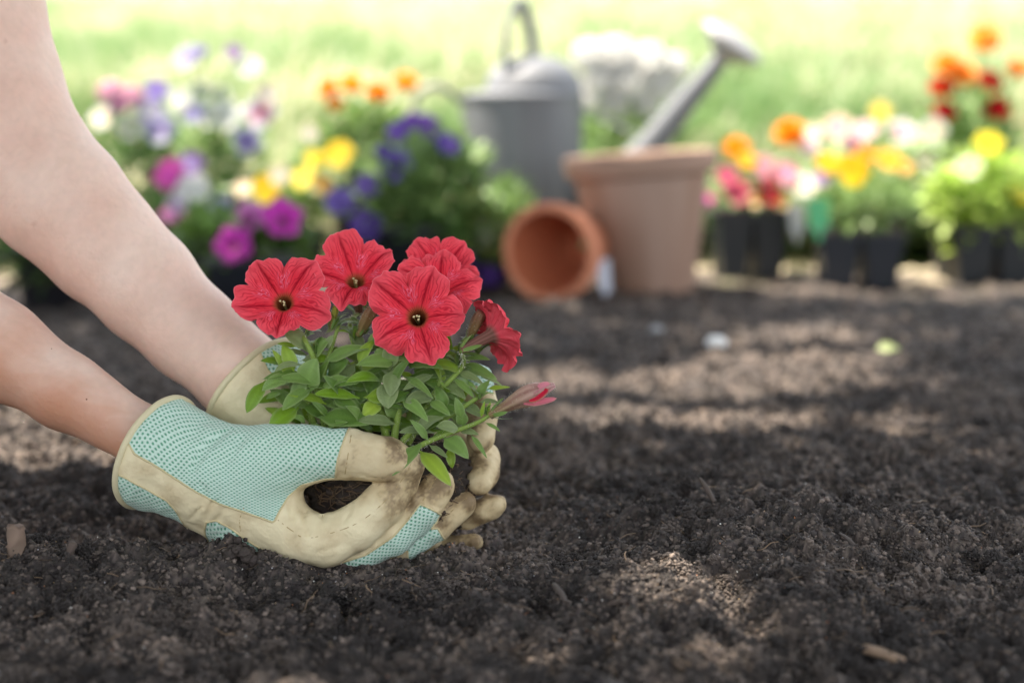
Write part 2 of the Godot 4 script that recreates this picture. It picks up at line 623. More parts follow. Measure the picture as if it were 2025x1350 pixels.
# the tree overhead, out of the picture, whose crown shades the bed and lets some sun through
func build_tree() -> void:
	rng.seed = 5
	var sun := SUN_TO.normalized()
	var gaps := []
	for q in [[1100, 762, 120, 24], [1440, 796, 220, 46], [1590, 722, 210, 48], [1270, 846, 200, 32], [1800, 852, 60, 18], [110, 890, 150, 60], [1380, 1215, 240, 66], [90, 1222, 200, 50], [560, 1280, 120, 30]]:
		gaps.append(PackedVector2Array([Vector2(q[0], q[1]), Vector2(q[2], q[3])]))
	var leafm := MB.new()
	for i in 5:
		var t := i / 4.0
		var w := 0.30 * sin(PI * pow(t, 0.8)) + 0.01
		for k in [-1, 0, 1]:
			leafm.add(Vector3(k * w, 0.10 * absf(k) * w - 0.25 * t * t, t), Color.WHITE)
	for i in 4:
		for k in 2:
			var a := i * 3 + k
			leafm.quad(a, a + 1, a + 4, a + 3)
	var places := []
	var tints := []
	for i in 60000:
		var p := Vector3(rng.randf_range(-4.6, 2.6), 0, rng.randf_range(-3.3, 2.6))  # crown carried on past the camera, added to cut frontal sky light
		p.y = 2.2 + 0.9 * rng.randf() + 0.10 * p.distance_to(Vector3(-1.2, 0, -0.6))
		var g := p - sun * (p.y / sun.y)
		var back := 2.36 if g.x > 0.35 else 2.4
		if rng.randf() < smoothstep(back, back + 0.16, -g.z): continue
		var sz := rng.randf_range(0.075, 0.11)
		var open := false
		var v := (g - Vector3(0, EYE, 0)) * cb
		if v.z < -0.3:
			var s := Vector2(1012.5 + v.x / -v.z * FL, 675.0 - v.y / -v.z * FL)
			for q in gaps:
				var e: Vector2 = (s - q[0]) / (q[1] * Vector2(1.05, 1.3) + Vector2(14, 4))
				var l := e.length_squared()
				if l < 1.0: open = true
				elif l < 6.0: sz = 0.042
		if open: continue
		for k in (6 if sz < 0.05 else 1):
			var w := p
			if k > 0: w = p + Vector3(rng.randf_range(-0.02, 0.02), 0, rng.randf_range(-0.015, 0.015)) + sun * rng.randf_range(-0.12, 0.12)
			places.append(Transform3D(Basis.from_euler(Vector3(rng.randf_range(-0.5, 0.9), rng.randf() * TAU, rng.randf_range(-0.5, 0.5))).scaled(Vector3.ONE * sz * rng.randf_range(0.8, 1.1)), w))
			tints.append(lin(84, 104, 52) * rng.randf_range(0.7, 1.2))
	for i in 7000:   # extra leaves added to keep stray sun off the arms and hands
		var q := Vector3(rng.randf_range(-0.5, 0.12), rng.randf_range(0.04, 0.36), rng.randf_range(-1.2, -0.88))
		var p := q + sun * ((rng.randf_range(2.3, 3.1) - q.y) / sun.y)
		var g := p - sun * (p.y / sun.y)
		var v := (g - Vector3(0, EYE, 0)) * cb
		var s := Vector2(1012.5 + v.x / -v.z * FL, 675.0 - v.y / -v.z * FL)
		var open := false
		for e in gaps:
			if ((s - e[0]) / (e[1] + Vector2(10, 3))).length_squared() < 1.0: open = true
		if open: continue
		places.append(Transform3D(Basis.from_euler(Vector3(rng.randf_range(-0.5, 0.9), rng.randf() * TAU, rng.randf_range(-0.5, 0.5))).scaled(Vector3.ONE * 0.06), p))
		tints.append(lin(84, 104, 52) * rng.randf_range(0.7, 1.2))
	var mt := mat(0.6)
	mt.backlight_enabled = true
	mt.backlight = Color(0.14, 0.14, 0.14)
	var t := thing("shade_tree", Vector3(-3.6, gh(-3.6, -2.4), -2.4), "broad leafy tree standing outside the bed whose crown shades the gardener", "tree")
	var b := MB.new()
	var base := t.position
	b.tube(spline([Vector3(0, -0.1, 0), Vector3(0.1, 1.0, 0.05), Vector3(0.5, 2.2, 0.2), Vector3(1.2, 3.0, 0.5)], 6), ramp([0.2, 0.15, 0.13, 0.1], 19), 10, lin(95, 80, 66))
	for k in 9:
		var e := Vector3(rng.randf_range(-3.2, 1.2), rng.randf_range(2.6, 3.2), rng.randf_range(-2.8, 0.4)) - base
		b.tube(spline([Vector3(0.4, 2.0, 0.2), Vector3(0.9, 2.9, 0.4).lerp(e, 0.35), e], 8), ramp([0.07, 0.045, 0.012], 17), 6, lin(95, 80, 66))
	put(b.mesh(), "trunk", t, relief(mat(0.9), M.rough_tex, 6.0, 1.0))
	var mm := MultiMesh.new()
	mm.transform_format = MultiMesh.TRANSFORM_3D
	mm.use_colors = true
	mm.mesh = leafm.mesh()
	mm.instance_count = places.size()
	for i in places.size():
		mm.set_instance_transform(i, (places[i] as Transform3D).translated(-base))
		mm.set_instance_color(i, tints[i])
	var o := MultiMeshInstance3D.new()
	o.name = "crown"
	o.multimesh = mm
	o.material_override = mt
	t.add_child(o)
	tag(o, "", "", "", "stuff")

func build_meadow() -> void:
	rng.seed = 21
	var kinds := []
	for k in 3:
		var m := MB.new()
		for b in 14:
			var a := rng.randf() * TAU
			var lean := Vector3(cos(a), 0, sin(a)) * rng.randf_range(0.05, 0.5)
			var foot := Vector3(rng.randf_range(-0.16, 0.16), 0, rng.randf_range(-0.16, 0.16))
			var side := Vector3(cos(a + 1.3), 0, sin(a + 1.3)) * rng.randf_range(0.006, 0.013)
			var hh := rng.randf_range(0.55, 1.0)
			var f := m.v.size()
			for i in 4:
				var t := i / 3.0
				var p := foot + Vector3(0, hh * t * (1.0 - 0.2 * t), 0) + lean * t * t
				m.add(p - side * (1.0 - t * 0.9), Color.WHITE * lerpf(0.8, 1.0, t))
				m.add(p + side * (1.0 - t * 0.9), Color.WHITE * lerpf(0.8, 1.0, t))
			for i in 3: m.quad(f + i * 2, f + i * 2 + 1, f + i * 2 + 3, f + i * 2 + 2)
		kinds.append(m.mesh())
	var mt := mat(0.55)
	mt.backlight_enabled = true
	mt.backlight = Color(0.7, 0.7, 0.7)
	for k in 3:
		var places := []
		var tints := []
		for i in 8200:
			var far := 3.3 + 14.0 * pow(rng.randf(), 1.7)
			var x := rng.randf_range(-1.0, 1.0) * (far * 0.62 + 1.0)
			var pat := n_big.get_noise_2d(x * 0.35 + 40.0, -far * 0.22)
			if rng.randf() < smoothstep(-0.1, 0.42, pat) * 0.9: continue
			var s := rng.randf_range(0.25, 0.55) * lerpf(0.55, 1.0, smoothstep(3.3, 6.0, far))
			places.append(Transform3D(Basis(Vector3.UP, rng.randf() * TAU).scaled(Vector3(1.0, s, 1.0)), Vector3(x, gh(x, -far) - 0.02, -far)))
			var c := lin(110, 148, 88).lerp(lin(150, 174, 122), rng.randf())
			if rng.randf() < clampf(lerpf(0.16, 0.42, smoothstep(4.5, 11.0, far)) + 1.1 * n_big.get_noise_2d(x * 0.3 + 7.0, far * 0.16), 0.04, 0.9): c = lin(228, 220, 190)
			tints.append(c)
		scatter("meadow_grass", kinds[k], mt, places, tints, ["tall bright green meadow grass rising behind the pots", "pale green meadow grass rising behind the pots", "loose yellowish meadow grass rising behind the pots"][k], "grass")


# ---------- the gardener: two bare forearms and two gloves ----------
func mesh_dots() -> Array:   # spacer mesh cloth: [colour, height]; pale mint threads round staggered dark holes
	var w := 256
	var a := PackedByteArray()
	var b := PackedByteArray()
	a.resize(w * w * 3)
	b.resize(w * w)
	var nz := noise(0.05, 91, FastNoiseLite.TYPE_SIMPLEX_SMOOTH, 2)
	for y in w:
		for x in w:
			var cx := 4.0 * x / w
			var cy := 6.0 * y / w
			var row := floori(cy)
			var d := INF
			for r in [row - 1, row, row + 1]:
				var sh := 0.5 if posmod(r, 2) == 1 else 0.0
				var fx := cx + sh
				fx = fx - floorf(fx) - 0.5
				var fy: float = cy - r - 0.5
				d = minf(d, sqrt(fx * fx * 1.0 + fy * fy * 0.55))
			var hole := 1.0 - smoothstep(0.17, 0.30, d)
			var thread := 0.5 + 0.5 * sin((cx + cy * 0.5) * TAU * 2.0) * sin((cx - cy * 0.5) * TAU * 2.0)
			var c := lin(206, 230, 216).lerp(lin(186, 216, 200), thread * 0.7).lerp(lin(104, 168, 138), hole)
			c = (c * (1.0 + 0.05 * nz.get_noise_2d(x, y))).linear_to_srgb()
			var i := y * w + x
			a[i * 3] = clampi(int(c.r * 255), 0, 255)
			a[i * 3 + 1] = clampi(int(c.g * 255), 0, 255)
			a[i * 3 + 2] = clampi(int(c.b * 255), 0, 255)
			b[i] = clampi(int(255 * (1.0 - hole) * (0.8 + 0.2 * thread)), 0, 255)
	return [ImageTexture.create_from_image(Image.create_from_data(w, w, false, Image.FORMAT_RGB8, a)), ImageTexture.create_from_image(Image.create_from_data(w, w, false, Image.FORMAT_L8, b))]

func poly(pts: Array) -> PackedVector2Array:
	var q := PackedVector2Array()
	for i in range(0, pts.size(), 2): q.append(Vector2(pts[i], pts[i + 1]))
	return q

# groups: arrays of bones (palm first, then the fingers). panels: [outline on the side of the hand, groups it may lie on, axis start, axis end]
func build_glove(person: Node3D, groups: Array, cell: float, cuff: Array, arm_hole: Array, panels: Array, seam_lines: Array, creases: Array, at_z: float, dirt_seed: int) -> void:
	var all := []
	for g in groups: all.append_array(g)
	var s := Sdf.new()
	s.setup(all, cell, 0.008)
	for i in groups.size(): s.add(groups[i], 0.0035 if i == 0 else 0.0012, 0.006 if i <= 1 else 0.0032)
	# cut the cuff open and hollow it
	var cc: Vector3 = cuff[0]
	var ca: Vector3 = cuff[1]
	var wr := noise(55.0, dirt_seed, FastNoiseLite.TYPE_SIMPLEX_SMOOTH, 2)
	var wr2 := noise(150.0, dirt_seed + 1, FastNoiseLite.TYPE_SIMPLEX_SMOOTH, 2)
	var press := func(x: float, y: float) -> Vector3:   # where the side of the glove lies at that place
		var q := P(x, y, 170)
		var dir := (q - Vector3(0, EYE, 0)).normalized()
		for it in 420:
			if s.value(q) < 0.0: break
			q += dir * 0.0005
		return q
	var folds := []
	for q in creases:
		var pts := []
		for i in range(0, q.size() - 2, 2): pts.append(press.call(q[i], q[i + 1]))
		pts = spline(pts, 4)
		for i in pts.size() - 1:
			var taper := sin(PI * (i + 0.5) / (pts.size() - 1.0)) * 0.7 + 0.3
			folds.append([pts[i], pts[i + 1], q[-2] * taper, q[-1]])
	var lim := 3.0 * cell
	for z in s.nz:
		for y in s.ny:
			for x in s.nx:
				var i := (z * s.ny + y) * s.nx + x
				var d := s.f[i]
				if d > lim or d < -0.03: continue
				var p := s.o + Vector3(x, y, z) * cell
				d += 0.0011 * wr.get_noise_3d(p.x, p.y, p.z) + 0.00025 * wr2.get_noise_3d(p.x, p.y, p.z)
				var cut_in := 0.0
				for q in folds:
					var w := p - (q[0] as Vector3)
					if w.length_squared() > 0.0004: continue
					var pq: Vector3 = q[1] - q[0]
					var e := (w - pq * clampf(w.dot(pq) / pq.length_squared(), 0.0, 1.0)).length()
					var g: float = 0.62 * q[2] * (exp(-e * e / (q[3] * q[3])) - 0.45 * exp(-pow(e - 2.1 * q[3], 2.0) / (q[3] * q[3])))
					if absf(g) > absf(cut_in): cut_in = g
				d += cut_in
				var pl := (p - cc).dot(ca)
				if pl > -0.06:
					d = maxf(d, pl)
					d = maxf(d, minf(-(bone_dist(p, arm_hole)), 0.05))
				s.f[i] = d
	var m := s.mesh()
	m.normals()
	var k := FL / (1.0 - at_z / FL)
	var field := PackedFloat32Array()
	var owner_ := PackedInt32Array()
	field.resize(m.v.size())
	owner_.resize(m.v.size())
	var dirt := noise(40.0, dirt_seed + 3, FastNoiseLite.TYPE_SIMPLEX_SMOOTH, 4)
	var speck := noise(420.0, dirt_seed + 4, FastNoiseLite.TYPE_SIMPLEX_SMOOTH, 2)
	var clean := lin(228, 215, 178)
	var worn := lin(178, 152, 110)
	var black := lin(92, 74, 56)
	for i in m.v.size():
		var p := m.v[i]
		var best := 0
		var bd := INF
		for g in groups.size():
			for b in groups[g]:
				var d := bone_dist(p, b)
				if d < bd:
					bd = d
					best = g
		var r := (p - Vector3(0, EYE, 0)) * cb
		var hp := Vector2(1012.5 + r.x * k, 675.0 - r.y * k)
		var f := 0.02
		var own := 0
		for q in panels.size():
			if panels[q][1].has(best):
				var d := poly_dist(hp, panels[q][0]) / k
				if d < f:
					f = d
					own = q
		field[i] = f
		owner_[i] = own
		var tip := 0.0
		if best > 0:
			var g: Array = groups[best]
			tip = smoothstep(0.062, 0.012, p.distance_to(g[-1][1]))
		var dn := dirt.get_noise_3dv(p)
		var col := clean.lerp(worn, clampf(0.10 + dn * 0.6 + tip * 0.6, 0.0, 1.0))
		col = col.lerp(black, clampf(smoothstep(0.38, 0.9, dn + tip * 0.5 + 0.3 * speck.get_noise_3dv(p)) * (0.25 + 0.45 * tip), 0.0, 0.8))
		m.c[i] = col
		# the cloth's own measure, round the axis of its panel
		var a0: Vector3 = panels[own][2]
		var ax: Vector3 = ((panels[own][3] as Vector3) - a0).normalized()
		var w := p - a0
		var u := w.dot(ax)
		var rad := w - ax * u
		var e1 := ax.cross(Vector3(0, 0, 1)).normalized()
		var e2 := ax.cross(e1)
		m.uv[i] = Vector2(u / 0.0138, atan2(rad.dot(e2), -rad.dot(e1)) * maxf(rad.length(), 0.012) / 0.0138)
	var parts := cut(m, field)
	var cloth: MB = parts[0]
	var leather: MB = parts[1]
	var origin := cc
	var glove := put(leather.mesh(origin), "glove", person, M.leather, Transform3D(Basis(), origin - person.position))
	# one mesh_panel for each piece of cloth
	for q in panels.size():
		var piece := MB.new()
		var map := {}
		for t in range(0, cloth.ix.size(), 3):
			var tri3 := [cloth.ix[t], cloth.ix[t + 2], cloth.ix[t + 1]]
			var mid := (cloth.v[tri3[0]] + cloth.v[tri3[1]] + cloth.v[tri3[2]]) / 3.0
			var r := (mid - Vector3(0, EYE, 0)) * cb
			var hp := Vector2(1012.5 + r.x * k, 675.0 - r.y * k)
			var near := 0
			var nd := INF
			for w in panels.size():
				var d := poly_dist(hp, panels[w][0])
				if d < nd - 0.01:
					nd = d
					near = w
			if near != q: continue
			var id := []
			for v in tri3:
				if not map.has(v):
					map[v] = piece.add(cloth.v[v], Color.WHITE, cloth.uv[v])
					piece.n.append(cloth.n[v])
				id.append(map[v])
			piece.tri(id[0], id[1], id[2])
		if piece.v.size() > 2: put(piece.mesh(origin), "mesh_panel", glove, M.cloth)
	# welts along every cut, and sewn seams
	var welts := []
	for q in panels: welts.append(MB.new())
	for g in parts[2]:
		if (g[0] as Vector3).distance_to(g[1]) > 1e-5:
			var r: Vector3 = (g[0] - Vector3(0, EYE, 0)) * cb
			var near := 0
			var nd := INF
			for w in panels.size():
				var d := absf(poly_dist(Vector2(1012.5 + r.x * k, 675.0 - r.y * k), panels[w][0]))
				if d < nd:
					nd = d
					near = w
			var sm: MB = welts[near]
			sm.tube([g[0] - g[2] * 0.0001, g[1] - g[2] * 0.0001], [0.00075, 0.00075], 5, lin(206, 192, 150), false)
	for sm in welts:
		if sm.v.size() > 2: put(sm.mesh(origin), "seam", glove, M.thread)
	for line in seam_lines:
		var sm := MB.new()
		var on := []
		for p in spline(line, 10): on.append(press.call(p.x, p.y) - cb.z * 0.0001)
		sm.tube(on, ramp([0.0004, 0.0004], on.size()), 5, lin(170, 148, 106), false)
		put(sm.mesh(origin), "seam", glove, M.thread)
	# bound edge of the cuff
	var ring := MB.new()
	var e1 := ca.cross(Vector3.UP).normalized()
	var e2 := ca.cross(e1)
	var pts := []
	for i in 65:
		var a := TAU * i / 64.0
		var dir := e1 * cos(a) + e2 * sin(a)
		var rr: float = cuff[2]
		for it in 30:   # where the glove ends in that direction
			var val := s.value(cc + dir * rr - ca * 0.003)
			if val > 0.0: rr -= 0.0006
			else: break
		pts.append(cc + dir * (rr + 0.0004) + ca * 0.0004)
	for it in 2:
		var sm2 := []
		for i in 65: sm2.append((pts[(i + 63) % 64] + pts[i % 64] * 2.0 + pts[(i + 1) % 64]) / 4.0)
		pts = sm2
	ring.tube(pts, ramp([0.0024, 0.0024], 65), 10, lin(214, 204, 168), false)
	put(ring.mesh(origin), "cuff_binding", glove, M.leather)

func build_person() -> void:
	M.skin = relief(mat(0.5, Color.WHITE, 0.4), noise_tex(0.035, 8, FastNoiseLite.TYPE_CELLULAR, 2, 512), 16.0, 0.03)
	M.skin.subsurf_scatter_enabled = true
	M.skin.subsurf_scatter_strength = 0.12
	M.leather = relief(mat(0.62, Color.WHITE, 0.45), noise_tex(0.03, 9, FastNoiseLite.TYPE_SIMPLEX_SMOOTH, 5, 512), 18.0, 0.035)
	M.thread = mat(0.8)
	M.cloth = StandardMaterial3D.new()
	var d := mesh_dots()
	M.cloth.albedo_texture = d[0]
	M.cloth.roughness = 0.75
	M.cloth.heightmap_enabled = true
	M.cloth.heightmap_texture = d[1]
	M.cloth.heightmap_scale = 0.06
	M.cloth.rim_enabled = true
	M.cloth.rim = 0.4
	var base := G(-250, 1000)
	var person := thing("person", base, "person kneeling out of view whose bare arms and gloved hands cup a red petunia", "person")
	# arms
	var near_arm := chain([[345, 903, -6, 64], [283, 868, -10, 64], [118, 770, -38, 81], [-2, 695, -60, 98], [-152, 605, -85, 113], [-302, 515, -110, 113], [-422, 425, -140, 115], [-472, 205, -190, 126], [-562, -145, -240, 161]])
	var far_arm := chain([[538, 801, -190, 89], [476, 743, -192, 94], [379, 658, -205, 99], [284, 566, -215, 110], [199, 484, -226, 122], [109, 391, -236, 134], [6, 271, -250, 143], [-61, 6, -255, 137], [-136, -294, -265, 156], [-336, -514, -265, 181]])
	for arm in [near_arm, far_arm]:
		var s := Sdf.new()
		s.setup(arm, 0.0032, 0.012)
		s.add(arm, 0.003, 0.001)
		var nn := noise(22.0, 51)
		for i in s.f.size():
			if absf(s.f[i]) < 0.012:
				var p := s.o + Vector3(i % s.nx, (i / s.nx) % s.ny, i / (s.nx * s.ny)) * s.h
				for q in [[P(14, 262, -104), P(70, 288, -106), 0.0016], [P(70, 288, -106), P(128, 306, -120), 0.0012], [P(24, 300, -104), P(96, 334, -106), 0.0010], [P(452, 668, -96), P(506, 700, -100), 0.0008], [P(436, 700, -94), P(486, 730, -96), 0.0007]]:
					var pq: Vector3 = q[1] - q[0]
					var w: Vector3 = p - q[0]
					if arm == far_arm and w.length_squared() < 0.003:
						var e := (w - pq * clampf(w.dot(pq) / pq.length_squared(), 0.0, 1.0)).length()
						s.f[i] += q[2] * exp(-e * e / 0.000018)
				s.f[i] += 0.0013 * nn.get_noise_3dv(p) + 0.0021
		var m := s.mesh()
		m.normals()
		var blotch := noise(16.0, 52, FastNoiseLite.TYPE_SIMPLEX_SMOOTH, 3)
		var fine := noise(170.0, 53, FastNoiseLite.TYPE_SIMPLEX_SMOOTH, 2)
		var freck := noise(210.0, 54, FastNoiseLite.TYPE_CELLULAR)
		for i in m.v.size():
			var p := m.v[i]
			var t := clampf(0.5 + 0.6 * blotch.get_noise_3dv(p), 0.0, 1.0)
			var c := lin(233, 207, 191).lerp(lin(222, 182, 164), t)
			c = c * (1.0 + 0.03 * blotch.get_noise_3dv(p * 3.0) + 0.07 * fine.get_noise_3dv(p))
			if arm == near_arm:   # browner lower outer side: some tan, plus shade and ground bounce painted in
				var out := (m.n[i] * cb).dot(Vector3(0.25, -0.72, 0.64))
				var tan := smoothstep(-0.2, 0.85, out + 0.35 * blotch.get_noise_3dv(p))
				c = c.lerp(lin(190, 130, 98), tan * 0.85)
			if freck.get_noise_3dv(p) < -0.955: c = c.lerp(lin(170, 112, 84), 0.3)
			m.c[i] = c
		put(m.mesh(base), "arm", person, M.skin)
	for q in [[262, 852, 42, 2.4], [278, 573, -140, 2.6], [76, 456, -110, 3.0], [40, 700, 24, 1.8], [165, 790, 20, 1.6], [95, 690, 40, 1.5]]:
		var best := Vector3.ZERO
		for arm in [near_arm, far_arm]:   # press it onto the nearer arm
			var w := P(q[0], q[1], 90)
			var hit := false
			for it in 160:
				var dd := INF
				for b in arm: dd = minf(dd, bone_dist(w, b))
				if dd > 1.0: break
				if dd < -0.0020:
					hit = true
					break
				w += (w - Vector3(0, EYE, 0)).normalized() * maxf(dd * 0.7, 0.0006)
			if hit:
				best = w
				break
		if best != Vector3.ZERO:
			var r: float = q[3] / FL
			var k := ico(2)
			for v in k.v.size():
				k.c[v] = lin(128, 82, 62)
				k.v[v] = best + k.v[v] * r * Vector3(1, 1, 0.7)
			put(k.mesh(base), "mole", person, M.skin)
	# the shirt, out of view on the left, from which the arms come
	var shirt := chain([[-420, -140, -240, 190], [-620, -240, -250, 260], [-640, -160, -520, 250], [-420, -520, -330, 220]])
	var torso := chain([[-640, -200, -300, 330], [-760, 200, -330, 340], [-900, 520, -340, 380], [-980, 760, -300, 420]])
	torso.append_array(shirt)
	torso.append_array(chain([[-980, 760, -150, 270], [-700, 980, 60, 200]]))
	torso.append_array(chain([[-980, 760, -480, 270], [-700, 960, -560, 200]]))
	var ts := Sdf.new()
	ts.setup(torso, 0.016, 0.04)
	ts.add(torso, 0.015, 0.01)
	var tm := ts.mesh()
	for i in tm.c.size(): tm.c[i] = lin(96, 112, 128)
	put(tm.mesh(base), "clothing", person, mat(0.9))

	# near glove: seen from the thumb's side
	var palm := chain([[310, 898, 0, 118], [425, 945, 0, 96]])
	palm.append_array(chain([[425, 950, 8, 92], [545, 1028, 16, 60]]))
	palm.append_array(chain([[430, 962, -20, 88], [510, 1030, -24, 78], [575, 1078, -26, 58]]))
	palm.append_array(chain([[420, 972, -44, 80], [515, 1056, -44, 68], [585, 1086, -44, 50]]))
	palm.append_array(chain([[430, 955, -55, 74], [585, 1076, -70, 50]]))
	palm.append_array(chain([[430, 950, -85, 62], [590, 1066, -115, 44]]))
	palm.append_array(chain([[430, 930, 6, 88], [520, 920, 18, 72], [590, 902, 30, 58]]))
	palm.append_array(chain([[500, 950, 14, 66], [540, 985, 14, 46]]))
	var thumb := chain([[540, 908, 24, 66], [610, 900, 32, 53], [690, 899, 38, 49], [760, 910, 34, 45], [800, 922, 28, 36]])
	var index := chain([[545, 1030, 16, 60], [585, 1062, 26, 54], [645, 1072, 30, 50], [700, 1046, 28, 46], [752, 1002, 22, 42], [790, 955, 14, 36], [812, 922, 8, 27]])
	var middle := chain([[560, 1072, -26, 54], [640, 1098, -30, 42], [705, 1096, -26, 40], [775, 1058, -22, 40], [830, 1008, -24, 38], [866, 962, -30, 33]])
	var ring := chain([[585, 1076, -70, 48], [700, 1100, -76, 36], [800, 1076, -68, 34], [862, 1040, -62, 32], [915, 998, -62, 26]])
	var pinky := chain([[590, 1066, -115, 42], [700, 1100, -124, 32], [800, 1092, -122, 28], [850, 1075, -120, 24]])
	var panels := [
		[poly([330, 740, 262, 862, 282, 892, 318, 912, 360, 942, 398, 966, 440, 990, 500, 1012, 546, 1030, 556, 1008, 572, 980, 596, 958, 640, 947, 664, 945, 672, 905, 692, 840, 600, 780, 450, 760]), [0, 1], P(310, 900, 0), P(640, 900, 34)],
		[poly([225, 925, 262, 940, 300, 962, 338, 986, 352, 1008, 362, 1050, 300, 1060, 225, 1030]), [0], P(310, 898, 0), P(425, 945, 0)],
		[poly([412, 1030, 432, 1026, 462, 1044, 500, 1074, 540, 1102, 575, 1122, 640, 1128, 640, 1180, 380, 1180, 402, 1050]), [0, 2, 3, 4], P(425, 950, -30), P(590, 1085, -40)],
		[poly([650, 1124, 720, 1102, 776, 1064, 806, 1030, 828, 1000, 846, 1008, 862, 1018, 880, 1040, 860, 1120, 640, 1180]), [3], P(700, 1096, -26), P(850, 990, -26)],
		[poly([800, 1074, 830, 1056, 862, 1054, 880, 1090, 800, 1140]), [4], P(740, 1100, -70), P(870, 1040, -62)],
	]
	var seams := [
		[Vector3(478, 1006, 0), Vector3(470, 1030, 0), Vector3(472, 1052, 0)],
		[Vector3(546, 1030, 0), Vector3(575, 1052, 0), Vector3(604, 1066, 0), Vector3(660, 1054, 0), Vector3(712, 1032, 0), Vector3(762, 990, 0), Vector3(800, 940, 0), Vector3(812, 914, 0)],
		[Vector3(692, 862, 0), Vector3(686, 900, 0), Vector3(680, 938, 0)],
		[Vector3(835, 992, 0), Vector3(858, 952, 0), Vector3(872, 938, 0)],
		[Vector3(876, 1030, 0), Vector3(905, 1000, 0), Vector3(922, 986, 0)],
	]
	# folds of leather and cloth: places along the fold, then its depth and width
	var creases := [
		[608, 1062, 596, 1036, 602, 1012, 0.0026, 0.0022], [642, 1048, 634, 1024, 638, 1012, 0.0018, 0.0018], [580, 1040, 572, 1010, 574, 990, 0.0018, 0.0020],
		[676, 1036, 690, 1012, 690, 998, 0.0014, 0.0016], [620, 1096, 650, 1086, 690, 1080, 0.0010, 0.0022], [735, 1032, 752, 1012, 768, 980, 0.0008, 0.0015],
		[384, 948, 402, 972, 396, 998, 0.0020, 0.0022], [434, 984, 412, 1004, 404, 1030, 0.0018, 0.0020], [404, 998, 384, 1014, 372, 1030, 0.0016, 0.0018], [446, 1002, 424, 1030, 414, 1050, 0.0014, 0.0018],
		[376, 932, 402, 888, 452, 852, 0.0026, 0.0038], [420, 955, 452, 905, 476, 870, 0.0012, 0.0030],
		[700, 938, 740, 946, 786, 936, 0.0012, 0.0020], [720, 880, 756, 890, 780, 906, 0.0008, 0.0020], [300, 900, 316, 926, 318, 950, 0.0010, 0.0020],
		[800, 1030, 828, 1000, 836, 984, 0.0010, 0.0016], [852, 996, 862, 1004, 874, 1006, 0.0012, 0.0014],
	]
	var fcreases := [
		[470, 760, 520, 800, 560, 830, 0.0012, 0.004], [520, 730, 580, 780, 640, 800, 0.0014, 0.004], [455, 810, 500, 830, 560, 840, 0.0012, 0.004],
		[930, 815, 950, 820, 975, 818, 0.0014, 0.0018], [930, 905, 950, 898, 972, 900, 0.0012, 0.0018], [930, 960, 950, 950, 970, 948, 0.0012, 0.0016], [920, 1030, 930, 1015, 936, 1000, 0.0012, 0.0016],
	]
	var ca := (cb * Vector3(-0.86, 0.38, -0.36)).normalized()
	build_glove(person, [palm, thumb, index, middle, ring, pinky], 0.0015, [P(306, 896, 0), ca, 0.046], [P(252, 862, -16), P(350, 915, -4), 0.0335, 0.0295], panels, seams, creases, 30.0, 301)

	# far glove: its palm faces the camera
	var fpalm := chain([[490, 762, -190, 122], [590, 850, -190, 104]])
	fpalm.append_array(chain([[590, 830, -196, 88], [800, 800, -205, 48]]))
	fpalm.append_array(chain([[590, 850, -196, 88], [805, 870, -210, 50]]))
	fpalm.append_array(chain([[590, 870, -196, 84], [800, 945, -200, 48]]))
	fpalm.append_array(chain([[590, 890, -190, 76], [780, 1015, -180, 44]]))
	var findex := chain([[800, 800, -205, 48], [890, 752, -185, 36], [940, 752, -150, 32], [956, 810, -120, 31], [950, 868, -90, 29]])
	var fmiddle := chain([[805, 870, -210, 48], [900, 880, -190, 34], [955, 905, -140, 31], [957, 938, -100, 30], [946, 956, -78, 26]])
	var fring := chain([[800, 945, -200, 46], [870, 1010, -170, 30], [920, 1020, -130, 28], [968, 1006, -95, 24], [983, 998, -85, 18]])
	var fpinky := chain([[780, 1015, -180, 42], [850, 1088, -160, 26], [900, 1086, -130, 23], [938, 1074, -105, 18]])
	var fthumb := chain([[590, 800, -170, 80], [660, 770, -150, 52], [720, 790, -135, 44], [770, 810, -128, 36]])
	var fpanels := [
		[poly([500, 640, 520, 694, 536, 730, 560, 756, 600, 775, 680, 760, 680, 620]), [0, 5], P(490, 762, -190), P(590, 850, -190)],
		[poly([880, 690, 884, 752, 905, 775, 940, 762, 975, 780, 990, 690]), [1], P(890, 752, -185), P(956, 760, -140)],
	]
	var fca := (cb * Vector3(-0.74, 0.62, -0.28)).normalized()
	build_glove(person, [fpalm, findex, fmiddle, fring, fpinky, fthumb], 0.0017, [P(498, 766, -185), fca, 0.048], [P(430, 700, -195), P(555, 815, -190), 0.0365, 0.034], fpanels, [], fcreases, -150.0, 401)


